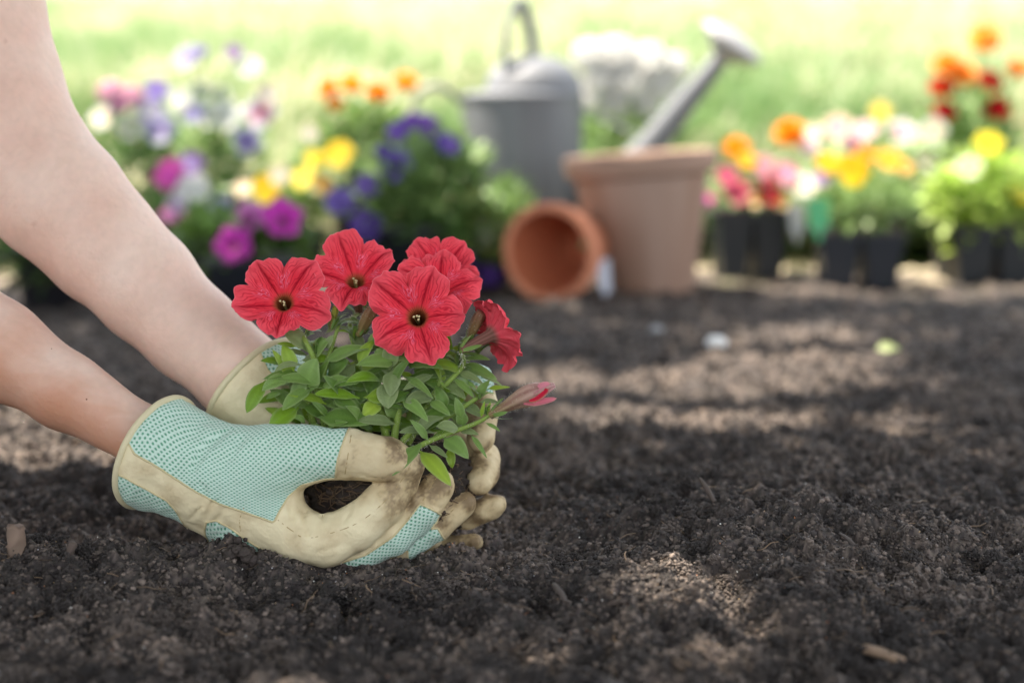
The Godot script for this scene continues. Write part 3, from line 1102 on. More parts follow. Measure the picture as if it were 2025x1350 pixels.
# ---------- the red petunia ----------
func petal_textures() -> Array:   # [front, back]: u goes round the flower (five lobes), v from the tube's foot to the rim
	var w := 1024
	var h := 320
	var a := PackedByteArray()
	var b := PackedByteArray()
	a.resize(w * h * 3)
	b.resize(w * h * 3)
	var n1 := noise(1.0, 71, FastNoiseLite.TYPE_SIMPLEX_SMOOTH, 2)
	var n2 := noise(1.0, 72, FastNoiseLite.TYPE_SIMPLEX_SMOOTH, 3)
	for y in h:
		var v := float(y) / h
		var s := clampf((v - 0.25) / 0.75, 0.0, 1.0)
		for x in w:
			var u := float(x) / w
			var phi := u * 5.0 - floorf(u * 5.0) - 0.5   # 0 in the middle of a lobe, 0.5 in the notch
			var ang := u * TAU
			var ring := Vector2(cos(ang), sin(ang))
			var jit := 0.35 * n1.get_noise_3d(ring.x * 4.0, ring.y * 4.0, s * 3.0)
			var c := lin(236, 72, 84).lerp(lin(222, 52, 70), 0.5 + 0.5 * n1.get_noise_3d(ring.x * 2.0, ring.y * 2.0, s * 2.0))
			c = c.lerp(lin(236, 96, 108), smoothstep(0.4, 1.0, s) * 0.6)
			# side veins run out from the midrib and bend towards the notch
			var lane := phi * (8.0 + 3.0 * s) + signf(phi) * s * 3.5 + jit * 2.2
			var vein := pow(absf(sin(lane * PI)), 7.0)
			vein *= smoothstep(0.10, 0.3, s) * (1.0 - smoothstep(0.72, 1.0, s)) * 0.75
			c = c.lerp(lin(166, 4, 38), vein * 0.8)
			# pale streaks towards the notches
			var pale := pow(absf(cos((phi * 13.0 + jit * 4.0) * PI)), 6.0) * smoothstep(0.20, 0.44, absf(phi)) * smoothstep(0.12, 0.3, s) * (1.0 - smoothstep(0.45, 0.68, s))
			c = c.lerp(lin(246, 150, 186), clampf(pale * 0.55, 0, 1))
			# midrib
			var rib := exp(-pow(absf(phi) / (0.050 - 0.030 * s), 1.6)) * (1.0 - 0.75 * smoothstep(0.75, 1.0, s))
			c = c.lerp(lin(140, 4, 30), rib * 0.8)
			# throat
			var th := 1.0 - smoothstep(-0.01, 0.15, s + 0.03 * n2.get_noise_3d(ring.x * 9.0, ring.y * 9.0, s * 4.0))
			var tc := lin(136, 62, 46).lerp(lin(150, 104, 56), pow(absf(sin(u * TAU * 15.0)), 4.0))
			c = c.lerp(tc, th)
			c = c.lerp(lin(242, 128, 140), smoothstep(0.972, 0.995, s) * 0.7)
			c = (c * (1.0 + 0.08 * n2.get_noise_3d(ring.x * 30.0, ring.y * 30.0, s * 12.0))).linear_to_srgb()
			var i := (y * w + x) * 3
			a[i] = clampi(int(c.r * 255), 0, 255)
			a[i + 1] = clampi(int(c.g * 255), 0, 255)
			a[i + 2] = clampi(int(c.b * 255), 0, 255)
			var d := lin(222, 96, 106).lerp(lin(214, 66, 82), 0.5 + 0.5 * n1.get_noise_3d(ring.x * 2.0, ring.y * 2.0, s * 2.0))
			d = d.lerp(lin(196, 60, 70), vein * 0.6 + rib * 0.7)
			var tube := lin(140, 100, 92).lerp(lin(116, 84, 72), pow(absf(sin(u * TAU * 5.0 + 0.5)), 2.0))
			d = d.lerp(tube, 1.0 - smoothstep(0.02, 0.2, s))
			d = d.linear_to_srgb()
			b[i] = clampi(int(d.r * 255), 0, 255)
			b[i + 1] = clampi(int(d.g * 255), 0, 255)
			b[i + 2] = clampi(int(d.b * 255), 0, 255)
	return [ImageTexture.create_from_image(Image.create_from_data(w, h, false, Image.FORMAT_RGB8, a)), ImageTexture.create_from_image(Image.create_from_data(w, h, false, Image.FORMAT_RGB8, b))]

# facing +y; the rim lies near y = 0; lobes: five reaches; bends: how far each lobe's edge curls (negative is back)
func corolla(R: float, lobes: Array, bends: Array, tube_len: float, seed_: int, nth := 120, ns := 22, cup := 0.24) -> Array:
	var m := MB.new()
	var wob := noise(1.0, seed_, FastNoiseLite.TYPE_SIMPLEX_SMOOTH, 2)
	var nt := 7
	for j in nt + ns + 1:
		for i in nth + 1:
			var u := float(i % nth) / nth
			var ang := u * TAU
			var lf := u * 5.0
			var k := int(lf) % 5
			var phi := lf - floorf(lf) - 0.5
			var ring := Vector3(cos(ang), 0, sin(ang))
			if j < nt:
				var t := float(j) / nt
				var r := R * lerpf(0.075, 0.155, pow(t, 0.7))
				m.add(ring * r + Vector3(0, -R * lerpf(tube_len, cup + 0.12, t), 0), Color.WHITE, Vector2(float(i) / nth, 0.25 * t))
				continue
			var s := float(j - nt) / ns
			# neighbouring lobes meet in the notch
			var o := (k + 1) % 5 if phi > 0.0 else (k + 4) % 5
			var b := smoothstep(0.25, 0.75, absf(phi))
			var reach: float = lerpf(lobes[k], lobes[o], b)
			var bend: float = lerpf(bends[k], bends[o], b)
			var edge := 0.75 + 0.23 * pow(maxf(0.0, 1.0 - pow(absf(phi) * 2.0, 2.9)), 0.55)
			edge += 0.075 * exp(-pow(phi / 0.07, 2.0)) + 0.05 * wob.get_noise_3d(ring.x * 4.0, ring.z * 4.0, 3.0)
			var rr := lerpf(0.155, edge * reach, s)
			var y := -(cup + 0.12) * pow(1.0 - s, 2.3)
			y += bend * s * s * s + 0.10 * s * (1.0 - s)
			y -= 0.055 * exp(-pow(phi / 0.05, 2.0)) * smoothstep(0.05, 0.3, s) * (1.0 - 0.6 * s)      # the folded midrib
			y -= 0.06 * exp(-pow((0.5 - absf(phi)) / 0.05, 2.0)) * smoothstep(0.3, 0.9, s)             # the notch lies deeper
			y += 0.17 * s * s * wob.get_noise_3d(ring.x * 3.0, ring.z * 3.0, s * 1.5) + 0.04 * s * s * wob.get_noise_3d(ring.x * 8.0, ring.z * 8.0, s * 4.0)
			m.add(ring * rr * R + Vector3(0, y * R, 0), Color.WHITE, Vector2(float(i) / nth, 0.25 + 0.75 * s))
	var row := nth + 1
	for j in nt + ns:
		for i in nth:
			var a := j * row + i
			m.quad(a, a + 1, a + row + 1, a + row)
	m.normals()
	for j in nt + ns + 1:   # close the seam of the shading
		var f := (m.n[j * row] + m.n[j * row + nth]).normalized()
		m.n[j * row] = f
		m.n[j * row + nth] = f
	var back := MB.new()
	for i in m.v.size():
		back.add(m.v[i] - m.n[i] * R * 0.006, Color.WHITE, m.uv[i])
		back.n.append(-m.n[i])
	for i in range(0, m.ix.size(), 3):
		back.ix.append(m.ix[i])
		back.ix.append(m.ix[i + 2])
		back.ix.append(m.ix[i + 1])
	return [m.mesh(), back.mesh()]

func facing(n: Vector3, roll: float) -> Basis:   # n in the camera's axes: right, up, towards the camera
	var y := (cb * n).normalized()
	var x := (cb.x - y * cb.x.dot(y)).normalized() if absf(cb.x.dot(y)) < 0.95 else (cb.z - y * cb.z.dot(y)).normalized()
	return Basis(x, y, x.cross(y)) * Basis(Vector3.UP, roll)

# a leaf blade along a curve, nrm is its upper side
func leaf(m: MB, base: Vector3, ctrl: Vector3, tip: Vector3, w: float, nrm: Vector3, col: Color, shape := 0.0, fold := 0.22, seg := 11) -> void:
	var f := m.v.size()
	for i in seg + 1:
		var t := float(i) / seg
		var p := base.lerp(ctrl, t).lerp(ctrl.lerp(tip, t), t)
		var tan := ((ctrl - base) * (1.0 - t) + (tip - ctrl) * t).normalized()
		var side := tan.cross(nrm).normalized().rotated(tan, (t - 0.4) * sin(base.x * 900.0) * 0.7)
		var up := side.cross(tan)
		var prof: float
		if shape < 0.5: prof = pow(sin(PI * clampf(pow(t, 0.82), 0, 1)), 0.72) * smoothstep(-0.05, 0.28, t) * (1.0 - 0.15 * t)
		else: prof = pow(sin(PI * clampf(0.06 + 0.94 * pow(t, 0.9), 0, 1)), 0.6)
		prof = maxf(prof, 0.07 * (1.0 - t))
		for k in 7:
			var s := (k - 3) / 3.0
			var q := p + side * (s * w * 0.5 * prof) + up * (fold * w * 0.5 * prof * (absf(s) - 0.55 * s * s) + 0.03 * w * sin(t * 9.0 + s * 2.0) * absf(s))
			var c := col * (1.0 + 0.16 * (1.0 - minf(1.0, absf(s) * 4.0)))
			if absf(s) > 0.9 or i == seg: c = c.lerp(lin(168, 182, 132), 0.35)
			m.add(q, c, Vector2(s * 0.5 + 0.5, t))
	for i in seg:
		for k in 6:
			var a := f + i * 7 + k
			m.quad(a, a + 1, a + 8, a + 7)

func pleaf(parent: Node3D, b: Array, pref := Vector3(0.0, 0.62, 0.75)) -> void:
	# [base x, y, z, tip x, y, z, width, arch, tone, roll, shape]
	var p := P(b[0], b[1], b[2])
	var q := P(b[3] + (b[3] - b[0]) * 0.06, b[4] + (b[4] - b[1]) * 0.06, b[5])
	var ax := (q - p).normalized()
	var n := cb * pref
	n = (n - ax * n.dot(ax)).normalized()
	if b.size() > 9: n = n.rotated(ax, b[9])
	var ctrl := p.lerp(q, rng.randf_range(0.42, 0.68)) + n * (float(b[7]) * rng.randf_range(1.3, 2.3) / FL)
	var tones := [lin(112, 142, 70), lin(92, 124, 50), lin(130, 160, 48), lin(120, 138, 88), lin(104, 138, 30), lin(150, 176, 58)]
	var c: Color = tones[b[8]]
	var m := MB.new()
	leaf(m, p, ctrl, q, b[6] / FL * 1.3, n, c * rng.randf_range(0.9, 1.12), b[10] if b.size() > 10 else 0.0, rng.randf_range(0.1, 0.42))
	put(m.mesh(parent.position), "leaf", parent, M.leaf)

func stem(parent: Node3D, pts: Array, r0: float, r1: float, c := Color(0, 0, 0, 0)) -> Array:
	var w := []
	for q in pts: w.append(P(q[0], q[1], q[2]))
	var s := spline(w, 7)
	var m := MB.new()
	m.tube(s, ramp([r0 / FL, r1 / FL], s.size()), 9, lin(134, 160, 72) if c.a == 0.0 else c)
	put(m.mesh(parent.position), "stem", parent, M.leaf)
	return s

func hairs(m: MB, line: Array, rad: Array, count: int, longest: float) -> void:   # soft down that stands off a stem
	for i in count:
		var t := rng.randf() * (line.size() - 1.001)
		var k := int(t)
		var p: Vector3 = (line[k] as Vector3).lerp(line[k + 1], t - k)
		if (line[k + 1] as Vector3).distance_to(line[k]) < rng.randf() * 0.006: continue
		var ax: Vector3 = (line[k + 1] - line[k]).normalized()
		var d: Vector3 = ax.cross(any_basis().x).normalized()
		var r: float = lerpf(rad[k], rad[k + 1], t - k)
		var L := longest * rng.randf_range(0.5, 1.0)
		var side: Vector3 = d.cross(ax).normalized() * 0.00016
		var a := m.add(p + d * r * 0.9 - side, lin(232, 236, 214))
		m.add(p + d * r * 0.9 + side, lin(232, 236, 214))
		m.add(p + d * (r + L) + ax * L * rng.randf_range(-0.2, 0.4), lin(240, 242, 226))
		m.tri(a, a + 1, a + 2)

func flower(parent: Node3D, x: float, y: float, z: float, R: float, n: Vector3, roll: float, lobes: Array, bends: Array, seed_: int, tube_len := 1.35, cup := 0.24) -> Vector3:
	var r := R / FL
	var b := facing(n, roll)
	var p := P(x, y, z)
	var m := corolla(r, lobes, bends, tube_len, seed_, 120, 22, cup)
	var o := put(m[0], "flower", parent, M.petal, Transform3D(b, p - parent.position))
	put(m[1], "petal_back", o, M.petal_back)
	# stamens with pale anthers, just visible in the throat
	for k in 4:
		var s := MB.new()
		var a := TAU * (k / 4.0) + 0.4 + 0.5 * sin(k * 3.0 + seed_)
		var off := (0.030 + 0.022 * (k % 3)) * r
		var e := Vector3(cos(a) * off, -r * (cup + 0.02 + 0.035 * (k % 2)), sin(a) * off)
		s.tube([Vector3(0, -r * 1.1, 0), e], [r * 0.012, r * 0.012], 5, lin(170, 160, 90))
		var q := ico(1)
		var f := s.v.size()
		for v in q.v: s.add(e + v * r * Vector3(0.026, 0.020, 0.022), lin(224, 220, 168))
		for i in q.ix: s.ix.append(i + f)
		put(s.mesh(), "stamen", o, M.leaf)
	# sepals at the foot of the tube
	for k in 5:
		var s := MB.new()
		var a := TAU * k / 5.0 + seed_
		var d := Vector3(cos(a), 0, sin(a))
		var foot := Vector3(0, -r * (tube_len + 0.02), 0) + d * r * 0.05
		leaf(s, foot, foot + d * r * 0.16 + Vector3(0, r * 0.22, 0), foot + d * r * (0.30 + 0.1 * sin(k * 2.0)) + Vector3(0, r * 0.42, 0), r * 0.11, d, lin(118, 146, 74), 1.0, 0.2, 6)
		put(s.mesh(), "sepal", o, M.leaf)
	return p - b.y * r * tube_len

func bracts(parent: Node3D, x: float, y: float, z: float, count: int, size: float, spread := 1.0) -> void:   # narrow young leaves round a node
	for i in count:
		var a := rng.randf() * TAU
		var d := Vector3(cos(a) * spread, rng.randf_range(0.2, 1.1), sin(a) * 0.8).normalized()
		var L := size * rng.randf_range(0.6, 1.15)
		pleaf(parent, [x, y, z, x + d.x * L, y - d.y * L, z + d.z * L, L * rng.randf_range(0.16, 0.26), L * rng.randf_range(0.12, 0.3), [0, 3, 1, 2][rng.randi() % 4], 0.0, 1.0], Vector3(-d.x * 0.4, 0.9, 0.5 - d.z * 0.4))

func build_petunia() -> void:
	rng.seed = 404
	var tx := petal_textures()
	M.petal = StandardMaterial3D.new()
	M.petal.albedo_texture = tx[0]
	M.petal.roughness = 0.8
	M.petal.metallic_specular = 0.1
	M.petal.backlight_enabled = true
	M.petal.backlight = Color(0.35, 0.35, 0.35)
	M.petal_back = M.petal.duplicate()
	M.petal_back.albedo_texture = tx[1]
	M.leaf = relief(mat(0.5, Color.WHITE, 0.45), noise_tex(0.03, 19, FastNoiseLite.TYPE_SIMPLEX_SMOOTH, 4, 512), 30.0, 0.03)
	M.leaf.backlight_enabled = true
	M.leaf.backlight = Color(0.5, 0.5, 0.5)
	M.leaf.rim_enabled = true
	M.leaf.rim = 0.12
	var plant := thing("petunia_plant", P(760, 960, -80), "coral red petunia plant with six blooms, held in the two gloved hands", "flower")

	# root ball with a mat of fine roots
	var rb := MB.new()
	var q := ico(5)
	var n1 := noise(1.6, 81, FastNoiseLite.TYPE_SIMPLEX_SMOOTH, 4)
	var n2 := noise(4.5, 82, FastNoiseLite.TYPE_CELLULAR)
	var c0 := P(770, 965, -95)
	for v in q.v:
		var r := 1.0 + 0.12 * n1.get_noise_3dv(v * 2.0) - 0.14 * (n2.get_noise_3dv(v * 2.0) + 0.6)
		rb.add(c0 + cb * (v * r * Vector3(172, 122, 96) / FL), lin(48, 40, 34) * (1.0 + 0.5 * n1.get_noise_3dv(v * 6.0)))
	rb.ix = q.ix
	put(rb.mesh(plant.position), "root_ball", plant, M.crumb)
	var rt := MB.new()
	for i in 420:
		var d := any_basis().x
		if d.z < -0.3: continue
		var pts := []
		for k in 4:
			d = (d + any_basis().x * 0.22).normalized()
			pts.append(c0 + cb * (d * Vector3(172, 122, 96) / FL * rng.randf_range(0.97, 1.06)))
		rt.tube(spline(pts, 3), ramp([0.0003, 0.0004, 0.0002], 10), 4, lin(96, 76, 56) * rng.randf_range(0.6, 1.2), false)
	tag(put(rt.mesh(plant.position), "fine_roots", plant, M.grain), "", "", "", "stuff")

	# blooms: place, size, the way they face (right, up, towards the camera)
	var f1 := flower(plant, 552, 588, 20, 92, Vector3(-0.05, 0.34, 0.93), 0.30, [1.08, 0.92, 1.0, 0.92, 1.10], [-0.20, 0.14, 0.30, 0.24, -0.16], 1)
	var f2 := flower(plant, 699, 537, -42, 90, Vector3(0.0, 0.66, 0.75), 0.10, [0.98, 1.04, 0.96, 1.06, 1.0], [-0.22, -0.08, 0.22, 0.3, 0.05], 2)
	var f3 := flower(plant, 822, 618, 62, 99, Vector3(-0.02, 0.28, 0.96), 0.62, [0.92, 1.06, 0.96, 1.05, 1.0], [-0.24, -0.04, -0.22, 0.12, -0.08], 3)
	var f4 := flower(plant, 868, 560, -40, 88, Vector3(0.14, 0.62, 0.77), 0.9, [1.0, 1.0, 1.0, 1.0, 1.0], [-0.1, 0.0, 0.12, 0.1, 0.0], 4)
	var f5 := flower(plant, 868, 536, -105, 86, Vector3(0.22, 0.38, 0.88), 0.3, [1.0, 1.0, 1.0, 1.0, 1.0], [0.1, 0.0, 0.05, -0.05, 0.1], 5)
	var f6 := flower(plant, 992, 652, 14, 80, Vector3(0.78, 0.40, -0.44), 0.4, [1.0, 1.0, 0.95, 1.05, 1.0], [-0.12, -0.2, -0.16, -0.1, -0.2], 6, 1.25, 0.26)

	var w := func(v: Vector3) -> Array:   # a point as photo place and depth, for stems
		var r := (v - Vector3(0, EYE, 0)) * cb
		return [1012.5 + r.x / -r.z * FL, 675.0 - r.y / -r.z * FL, (1.0 + r.z) * FL]
	var lines := []
	lines.append(stem(plant, [w.call(f1), [600, 672, -8], [622, 722, -8], [628, 790, -20], [650, 880, -50]], 4.0, 8.5))
	lines.append(stem(plant, [w.call(f2), [690, 640, -70], [702, 700, -60], [716, 780, -50], [730, 880, -60]], 4.0, 8.0))
	lines.append(stem(plant, [w.call(f3), [800, 690, 10], [780, 735, 10], [768, 790, 10], [758, 880, -20]], 5.5, 8.5))
	lines.append(stem(plant, [w.call(f4), [860, 660, -90], [845, 740, -80], [810, 820, -60], [790, 890, -60]], 4.0, 8.0))
	lines.append(stem(plant, [w.call(f5), [850, 650, -150], [840, 740, -130], [820, 860, -100]], 4.0, 7.0))
	lines.append(stem(plant, [w.call(f6), [915, 722, 6], [880, 762, 4], [846, 802, 0], [806, 880, -20]], 4.0, 6.4))
	lines.append(stem(plant, [[968, 822, 44], [940, 838, 44], [886, 858, 40], [838, 878, 34], [794, 905, 16]], 3.8, 6.2))
	lines.append(stem(plant, [[945, 786, 10], [915, 806, 10], [872, 832, 6], [820, 850, -4], [790, 880, -30]], 4.5, 6.5))
	lines.append(stem(plant, [[668, 640, -20], [652, 690, -14], [640, 730, -14], [630, 800, -26], [660, 880, -50]], 3.5, 7.0))
	lines.append(stem(plant, [[735, 790, 14], [752, 812, 8], [758, 845, 0], [768, 890, -20]], 6.0, 9.0))
	lines.append(stem(plant, [[790, 800, 10], [784, 830, 6], [778, 870, 0], [775, 900, -20]], 6.0, 9.0))
	lines.append(stem(plant, [[848, 826, 24], [820, 848, 20], [796, 872, 10], [778, 905, -10]], 5.0, 7.0))
	lines.append(stem(plant, [[872, 706, -10], [866, 760, -10], [850, 790, -8], [820, 850, -20]], 3.5, 6.0))
	lines.append(stem(plant, [[596, 742, -16], [604, 772, -18], [612, 820, -30], [640, 880, -60]], 5.0, 7.0))
	# closed buds: a long furled one on the low stem and a short brown one between the blooms
	for q2 in [[968, 822, 44, 1098, 762, 60, 22.0], [706, 664, -30, 744, 600, -10, 13.0], [925, 676, -14, 952, 616, 4, 12.0], [652, 650, -10, 662, 604, -6, 7.0]]:
		var a := P(q2[0], q2[1], q2[2])
		var e := P(q2[3], q2[4], q2[5])
		var pts := []
		for k in 13: pts.append(a.lerp(e, k / 12.0) + cb.y * (0.0016 * sin(PI * k / 12.0) * q2[6] / 22.0))
		var big: bool = q2[6] > 20.0
		var rad := ramp([0.42, 0.46, 0.55, 0.72, 0.92, 1.0, 0.80, 0.5, 0.2] if big else [0.5, 0.7, 0.9, 1.0, 1.0, 0.95, 0.8], 13)
		for k in 13: rad[k] *= q2[6] / FL
		var bm := MB.new()
		bm.tube(pts, rad, 20, lin(142, 128, 76), true, 0.9, lin(206, 160, 160) if big else (lin(140, 96, 74) if q2[6] > 8.0 else lin(150, 160, 40)))
		for k in 13:   # furled pleats
			for j in 20:
				var id := k * 20 + j
				var f := 1.0 + (0.10 + 0.16 * k / 12.0) * sin(j / 20.0 * TAU * 5.0 + k * 0.25)
				bm.v[id] = pts[k] + (bm.v[id] - pts[k]) * f
				if sin(j / 20.0 * TAU * 5.0 + k * 0.25) < -0.5 and big: bm.c[id] = bm.c[id].lerp(lin(120, 60, 56), 0.5)
		var bo := put(bm.mesh(plant.position), "bud", plant, M.leaf)
		if big:   # petal tips just opening
			for tip in [[1040, 790, 62, 1090, 758, 70, 26, 9, lin(214, 132, 146), 0.0], [1046, 792, 70, 1086, 770, 74, 22, -4, lin(196, 24, 60), 0.6], [1036, 800, 66, 1102, 788, 70, 20, -7, lin(214, 120, 136), 0.2], [1050, 782, 52, 1094, 762, 56, 22, 4, lin(206, 60, 84), -0.6]]:
				var pm := MB.new()
				var p0 := P(tip[0], tip[1], tip[2])
				var p1 := P(tip[3], tip[4], tip[5])
				var ax := (p1 - p0).normalized()
				var nn := (cb * Vector3(-0.3, 0.8, 0.5)).rotated(ax, tip[9])
				nn = (nn - ax * nn.dot(ax)).normalized()
				leaf(pm, p0, (p0 + p1) / 2 + nn * tip[7] / FL, p1, tip[6] / FL, nn, tip[8], 1.0, 0.7)
				put(pm.mesh(plant.position), "petal", bo, M.leaf)
		var hm := MB.new()
		hairs(hm, pts, rad, 640 if big else 240, 0.0030)
		tag(put(hm.mesh(plant.position), "down", bo, M.grain), "", "", "", "stuff")
		for k in 5:
			var ang := TAU * k / 5.0
			var ax := (e - a).normalized()
			var d := ax.cross(cb.z).normalized().rotated(ax, ang)
			var s := MB.new()
			var L: float = (0.013 if big else 0.008)
			leaf(s, a + d * 0.0012, a + d * L * 0.45 + ax * L * 0.5, a + d * L * 0.62 + ax * L * 1.0, L * 0.24, d, lin(118, 150, 78), 1.0, 0.2, 6)
			put(s.mesh(plant.position), "sepal", bo, M.leaf)
	var sh := MB.new()
	for i in lines.size():
		hairs(sh, lines[i], ramp([5.0 / FL, 7.0 / FL], lines[i].size()), 420, 0.0022)
	tag(put(sh.mesh(plant.position), "stem_down", plant, M.grain), "", "", "", "stuff")

	# the leaves that can be told apart
	for b in [
		[523, 752, 0, 486, 814, 14, 27, 6, 4], [592, 744, -8, 518, 772, 22, 27, 12, 0], [552, 777, -6, 524, 789, 4, 13, 4, 0], [615, 767, 0, 558, 810, 34, 27, 10, 0],
		[588, 806, -6, 531, 848, 18, 36, 8, 4], [622, 826, 10, 731, 836, 44, 40, 8, 1], [654, 787, 0, 706, 815, 26, 24, 8, 1], [752, 797, 20, 717, 822, 36, 30, 5, 5],
		[604, 766, 6, 622, 712, 26, 46, 4, 0], [584, 764, -10, 537, 694, 2, 17, 4, 2], [630, 767, 10, 692, 752, 34, 24, 8, 0], [643, 746, -10, 684, 714, 8, 36, 6, 1],
		[755, 757, 10, 684, 757, 40, 22, 18, 4], [783, 716, 30, 704, 722, 52, 32, 12, 0], [633, 718, -10, 730, 690, 20, 27, 14, 0], [606, 690, -14, 558, 655, -4, 30, 6, 3],
		[584, 686, -20, 546, 680, -10, 11, 3, 2], [642, 690, 4, 655, 664, 14, 15, 2, 3], [764, 752, 24, 766, 806, 52, 36, 6, 3], [776, 730, 26, 770, 782, 54, 30, 5, 3],
		[798, 718, 20, 872, 730, 46, 24, 10, 1], [798, 744, 18, 853, 787, 48, 15, 12, 0], [857, 786, 8, 802, 796, 40, 29, 6, 3], [808, 776, 10, 764, 800, 36, 26, 6, 1],
		[793, 788, 24, 843, 832, 58, 23, 8, 0], [846, 792, 16, 888, 821, 40, 18, 7, 0], [846, 872, 40, 810, 832, 62, 16, 5, 0], [912, 829, 36, 900, 788, 52, 17, 3, 0],
		[909, 851, 42, 864, 845, 62, 25, 5, 3], [876, 866, 36, 923, 906, 66, 32, 8, 0], [836, 876, 34, 777, 939, 66, 25, 10, 0], [826, 890, 24, 888, 959, 80, 28, 8, 5],
		[886, 886, 0, 893, 925, 10, 16, 8, 2], [930, 860, 30, 961, 905, 50, 9, 6, 0], [846, 880, 24, 882, 905, 40, 11, 3, 3], [896, 748, 0, 935, 785, 26, 13, 7, 0],
		[880, 756, -10, 918, 788, 10, 24, 4, 3], [902, 734, -10, 955, 762, 10, 15, 6, 3], [944, 740, -20, 993, 764, -4, 9, 6, 3], [962, 769, -50, 1006, 766, -44, 10, 1, 5],
		[944, 789, 6, 967, 754, 20, 19, 4, 0], [924, 752, 0, 943, 782, 14, 9, 4, 0], [946, 796, 10, 989, 799, 26, 11, 6, 3], [951, 826, 40, 958, 795, 50, 7, 2, 2],
		[962, 820, 40, 970, 796, 48, 7, 2, 2], [958, 836, 44, 987, 853, 56, 7, 4, 0], [870, 727, 0, 872, 697, 8, 8, 2, 0], [878, 728, 0, 887, 698, 6, 8, 2, 3],
		[918, 802, -10, 950, 824, 6, 20, 4, 3], [906, 850, 20, 944, 860, 36, 15, 3, 3], [690, 800, -30, 640, 780, -10, 26, 6, 1], [700, 770, -30, 660, 800, 0, 30, 6, 1],
		[720, 760, -40, 700, 800, -10, 32, 6, 1], [810, 830, -20, 850, 800, -4, 30, 6, 1], [830, 790, -40, 880, 770, -20, 34, 6, 1], [740, 730, -40, 730, 780, -10, 32, 6, 1],
		[660, 740, -50, 630, 790, -30, 34, 6, 1], [860, 740, -50, 900, 790, -30, 34, 6, 1], [770, 760, -60, 820, 800, -40, 36, 6, 1], [650, 830, -30, 600, 806, -10, 24, 5, 1],
		[700, 720, -20, 672, 748, 0, 26, 6, 3], [820, 740, -30, 850, 700, -20, 26, 6, 3], [720, 690, -60, 690, 660, -50, 20, 6, 3], [745, 700, -40, 770, 660, -30, 22, 6, 0],
		[850, 690, -60, 880, 650, -50, 20, 6, 3], [905, 700, -40, 930, 660, -40, 14, 6, 0], [640, 660, -40, 690, 630, -30, 14, 6, 3], [690, 850, -20, 720, 800, 0, 26, 5, 4],
		[770, 850, 0, 740, 820, 18, 22, 4, 4], [800, 860, 0, 836, 850, 20, 20, 4, 1], [735, 850, -6, 700, 835, 10, 18, 3, 1],
	]: pleaf(plant, b)
	# young narrow leaves near the blooms
	for b in [[655, 650, -10, 9, 46], [700, 672, -40, 8, 44], [625, 700, -10, 5, 40], [720, 660, -50, 6, 40], [860, 706, -14, 7, 42], [905, 722, 4, 8, 40], [945, 700, 0, 6, 40], [790, 700, -20, 5, 40], [600, 668, -20, 5, 40], [930, 690, -16, 6, 36], [948, 790, 14, 6, 34], [965, 824, 44, 5, 28], [770, 690, -40, 6, 40], [838, 720, -40, 6, 40]]:
		bracts(plant, b[0], b[1], b[2], int(b[3] * 1.5), b[4])
	# leaves inside the tuft, arching out from the stems
	for i in 170:
		var x := rng.randf_range(575, 930)
		var mid := absf(x - 750.0) / 180.0
		var y := rng.randf_range(672 + 40 * mid, 862)
		var z := rng.randf_range(-120, 34 - 30 * mid)
		var a := rng.randf_range(-0.5, PI + 0.5)
		var L := rng.randf_range(50, 90)
		pleaf(plant, [x, y, z, x + cos(a) * L, y - sin(a) * L * rng.randf_range(0.25, 1.05) + rng.randf_range(0, 16), z + rng.randf_range(-10, 40), L * rng.randf_range(0.20, 0.38), rng.randf_range(6, 14), [1, 0, 3, 1, 2, 0, 4][i % 7]])
	# a withered brown leaf at the foot
	pleaf(plant, [600, 838, 0, 574, 826, 14, 14, 10, 0])


# ---------- pots, trays, flowers and the watering can behind the bed ----------
var blooms := {}

func petal_disc(m: MB, c: Vector3, dir: Vector3, up: Vector3, L: float, w: float, col: Color, tip: Color, curl := 0.0, seg := 4) -> void:
	var side := dir.cross(up).normalized()
	var f := m.v.size()
	for i in seg + 1:
		var t := float(i) / seg
		var ww := w * 0.5 * pow(sin(PI * clampf(0.12 + 0.80 * t, 0, 1)), 0.7)
		var p := c + dir * L * t + up * (curl * L * t * t)
		var cc := col.lerp(tip, smoothstep(0.25, 0.8, t))
		m.add(p - side * ww, cc)
		m.add(p + up * w * 0.08, cc)
		m.add(p + side * ww, cc)
	for i in seg:
		var a := f + i * 3
		m.quad(a, a + 1, a + 4, a + 3)
		m.quad(a + 1, a + 2, a + 5, a + 4)

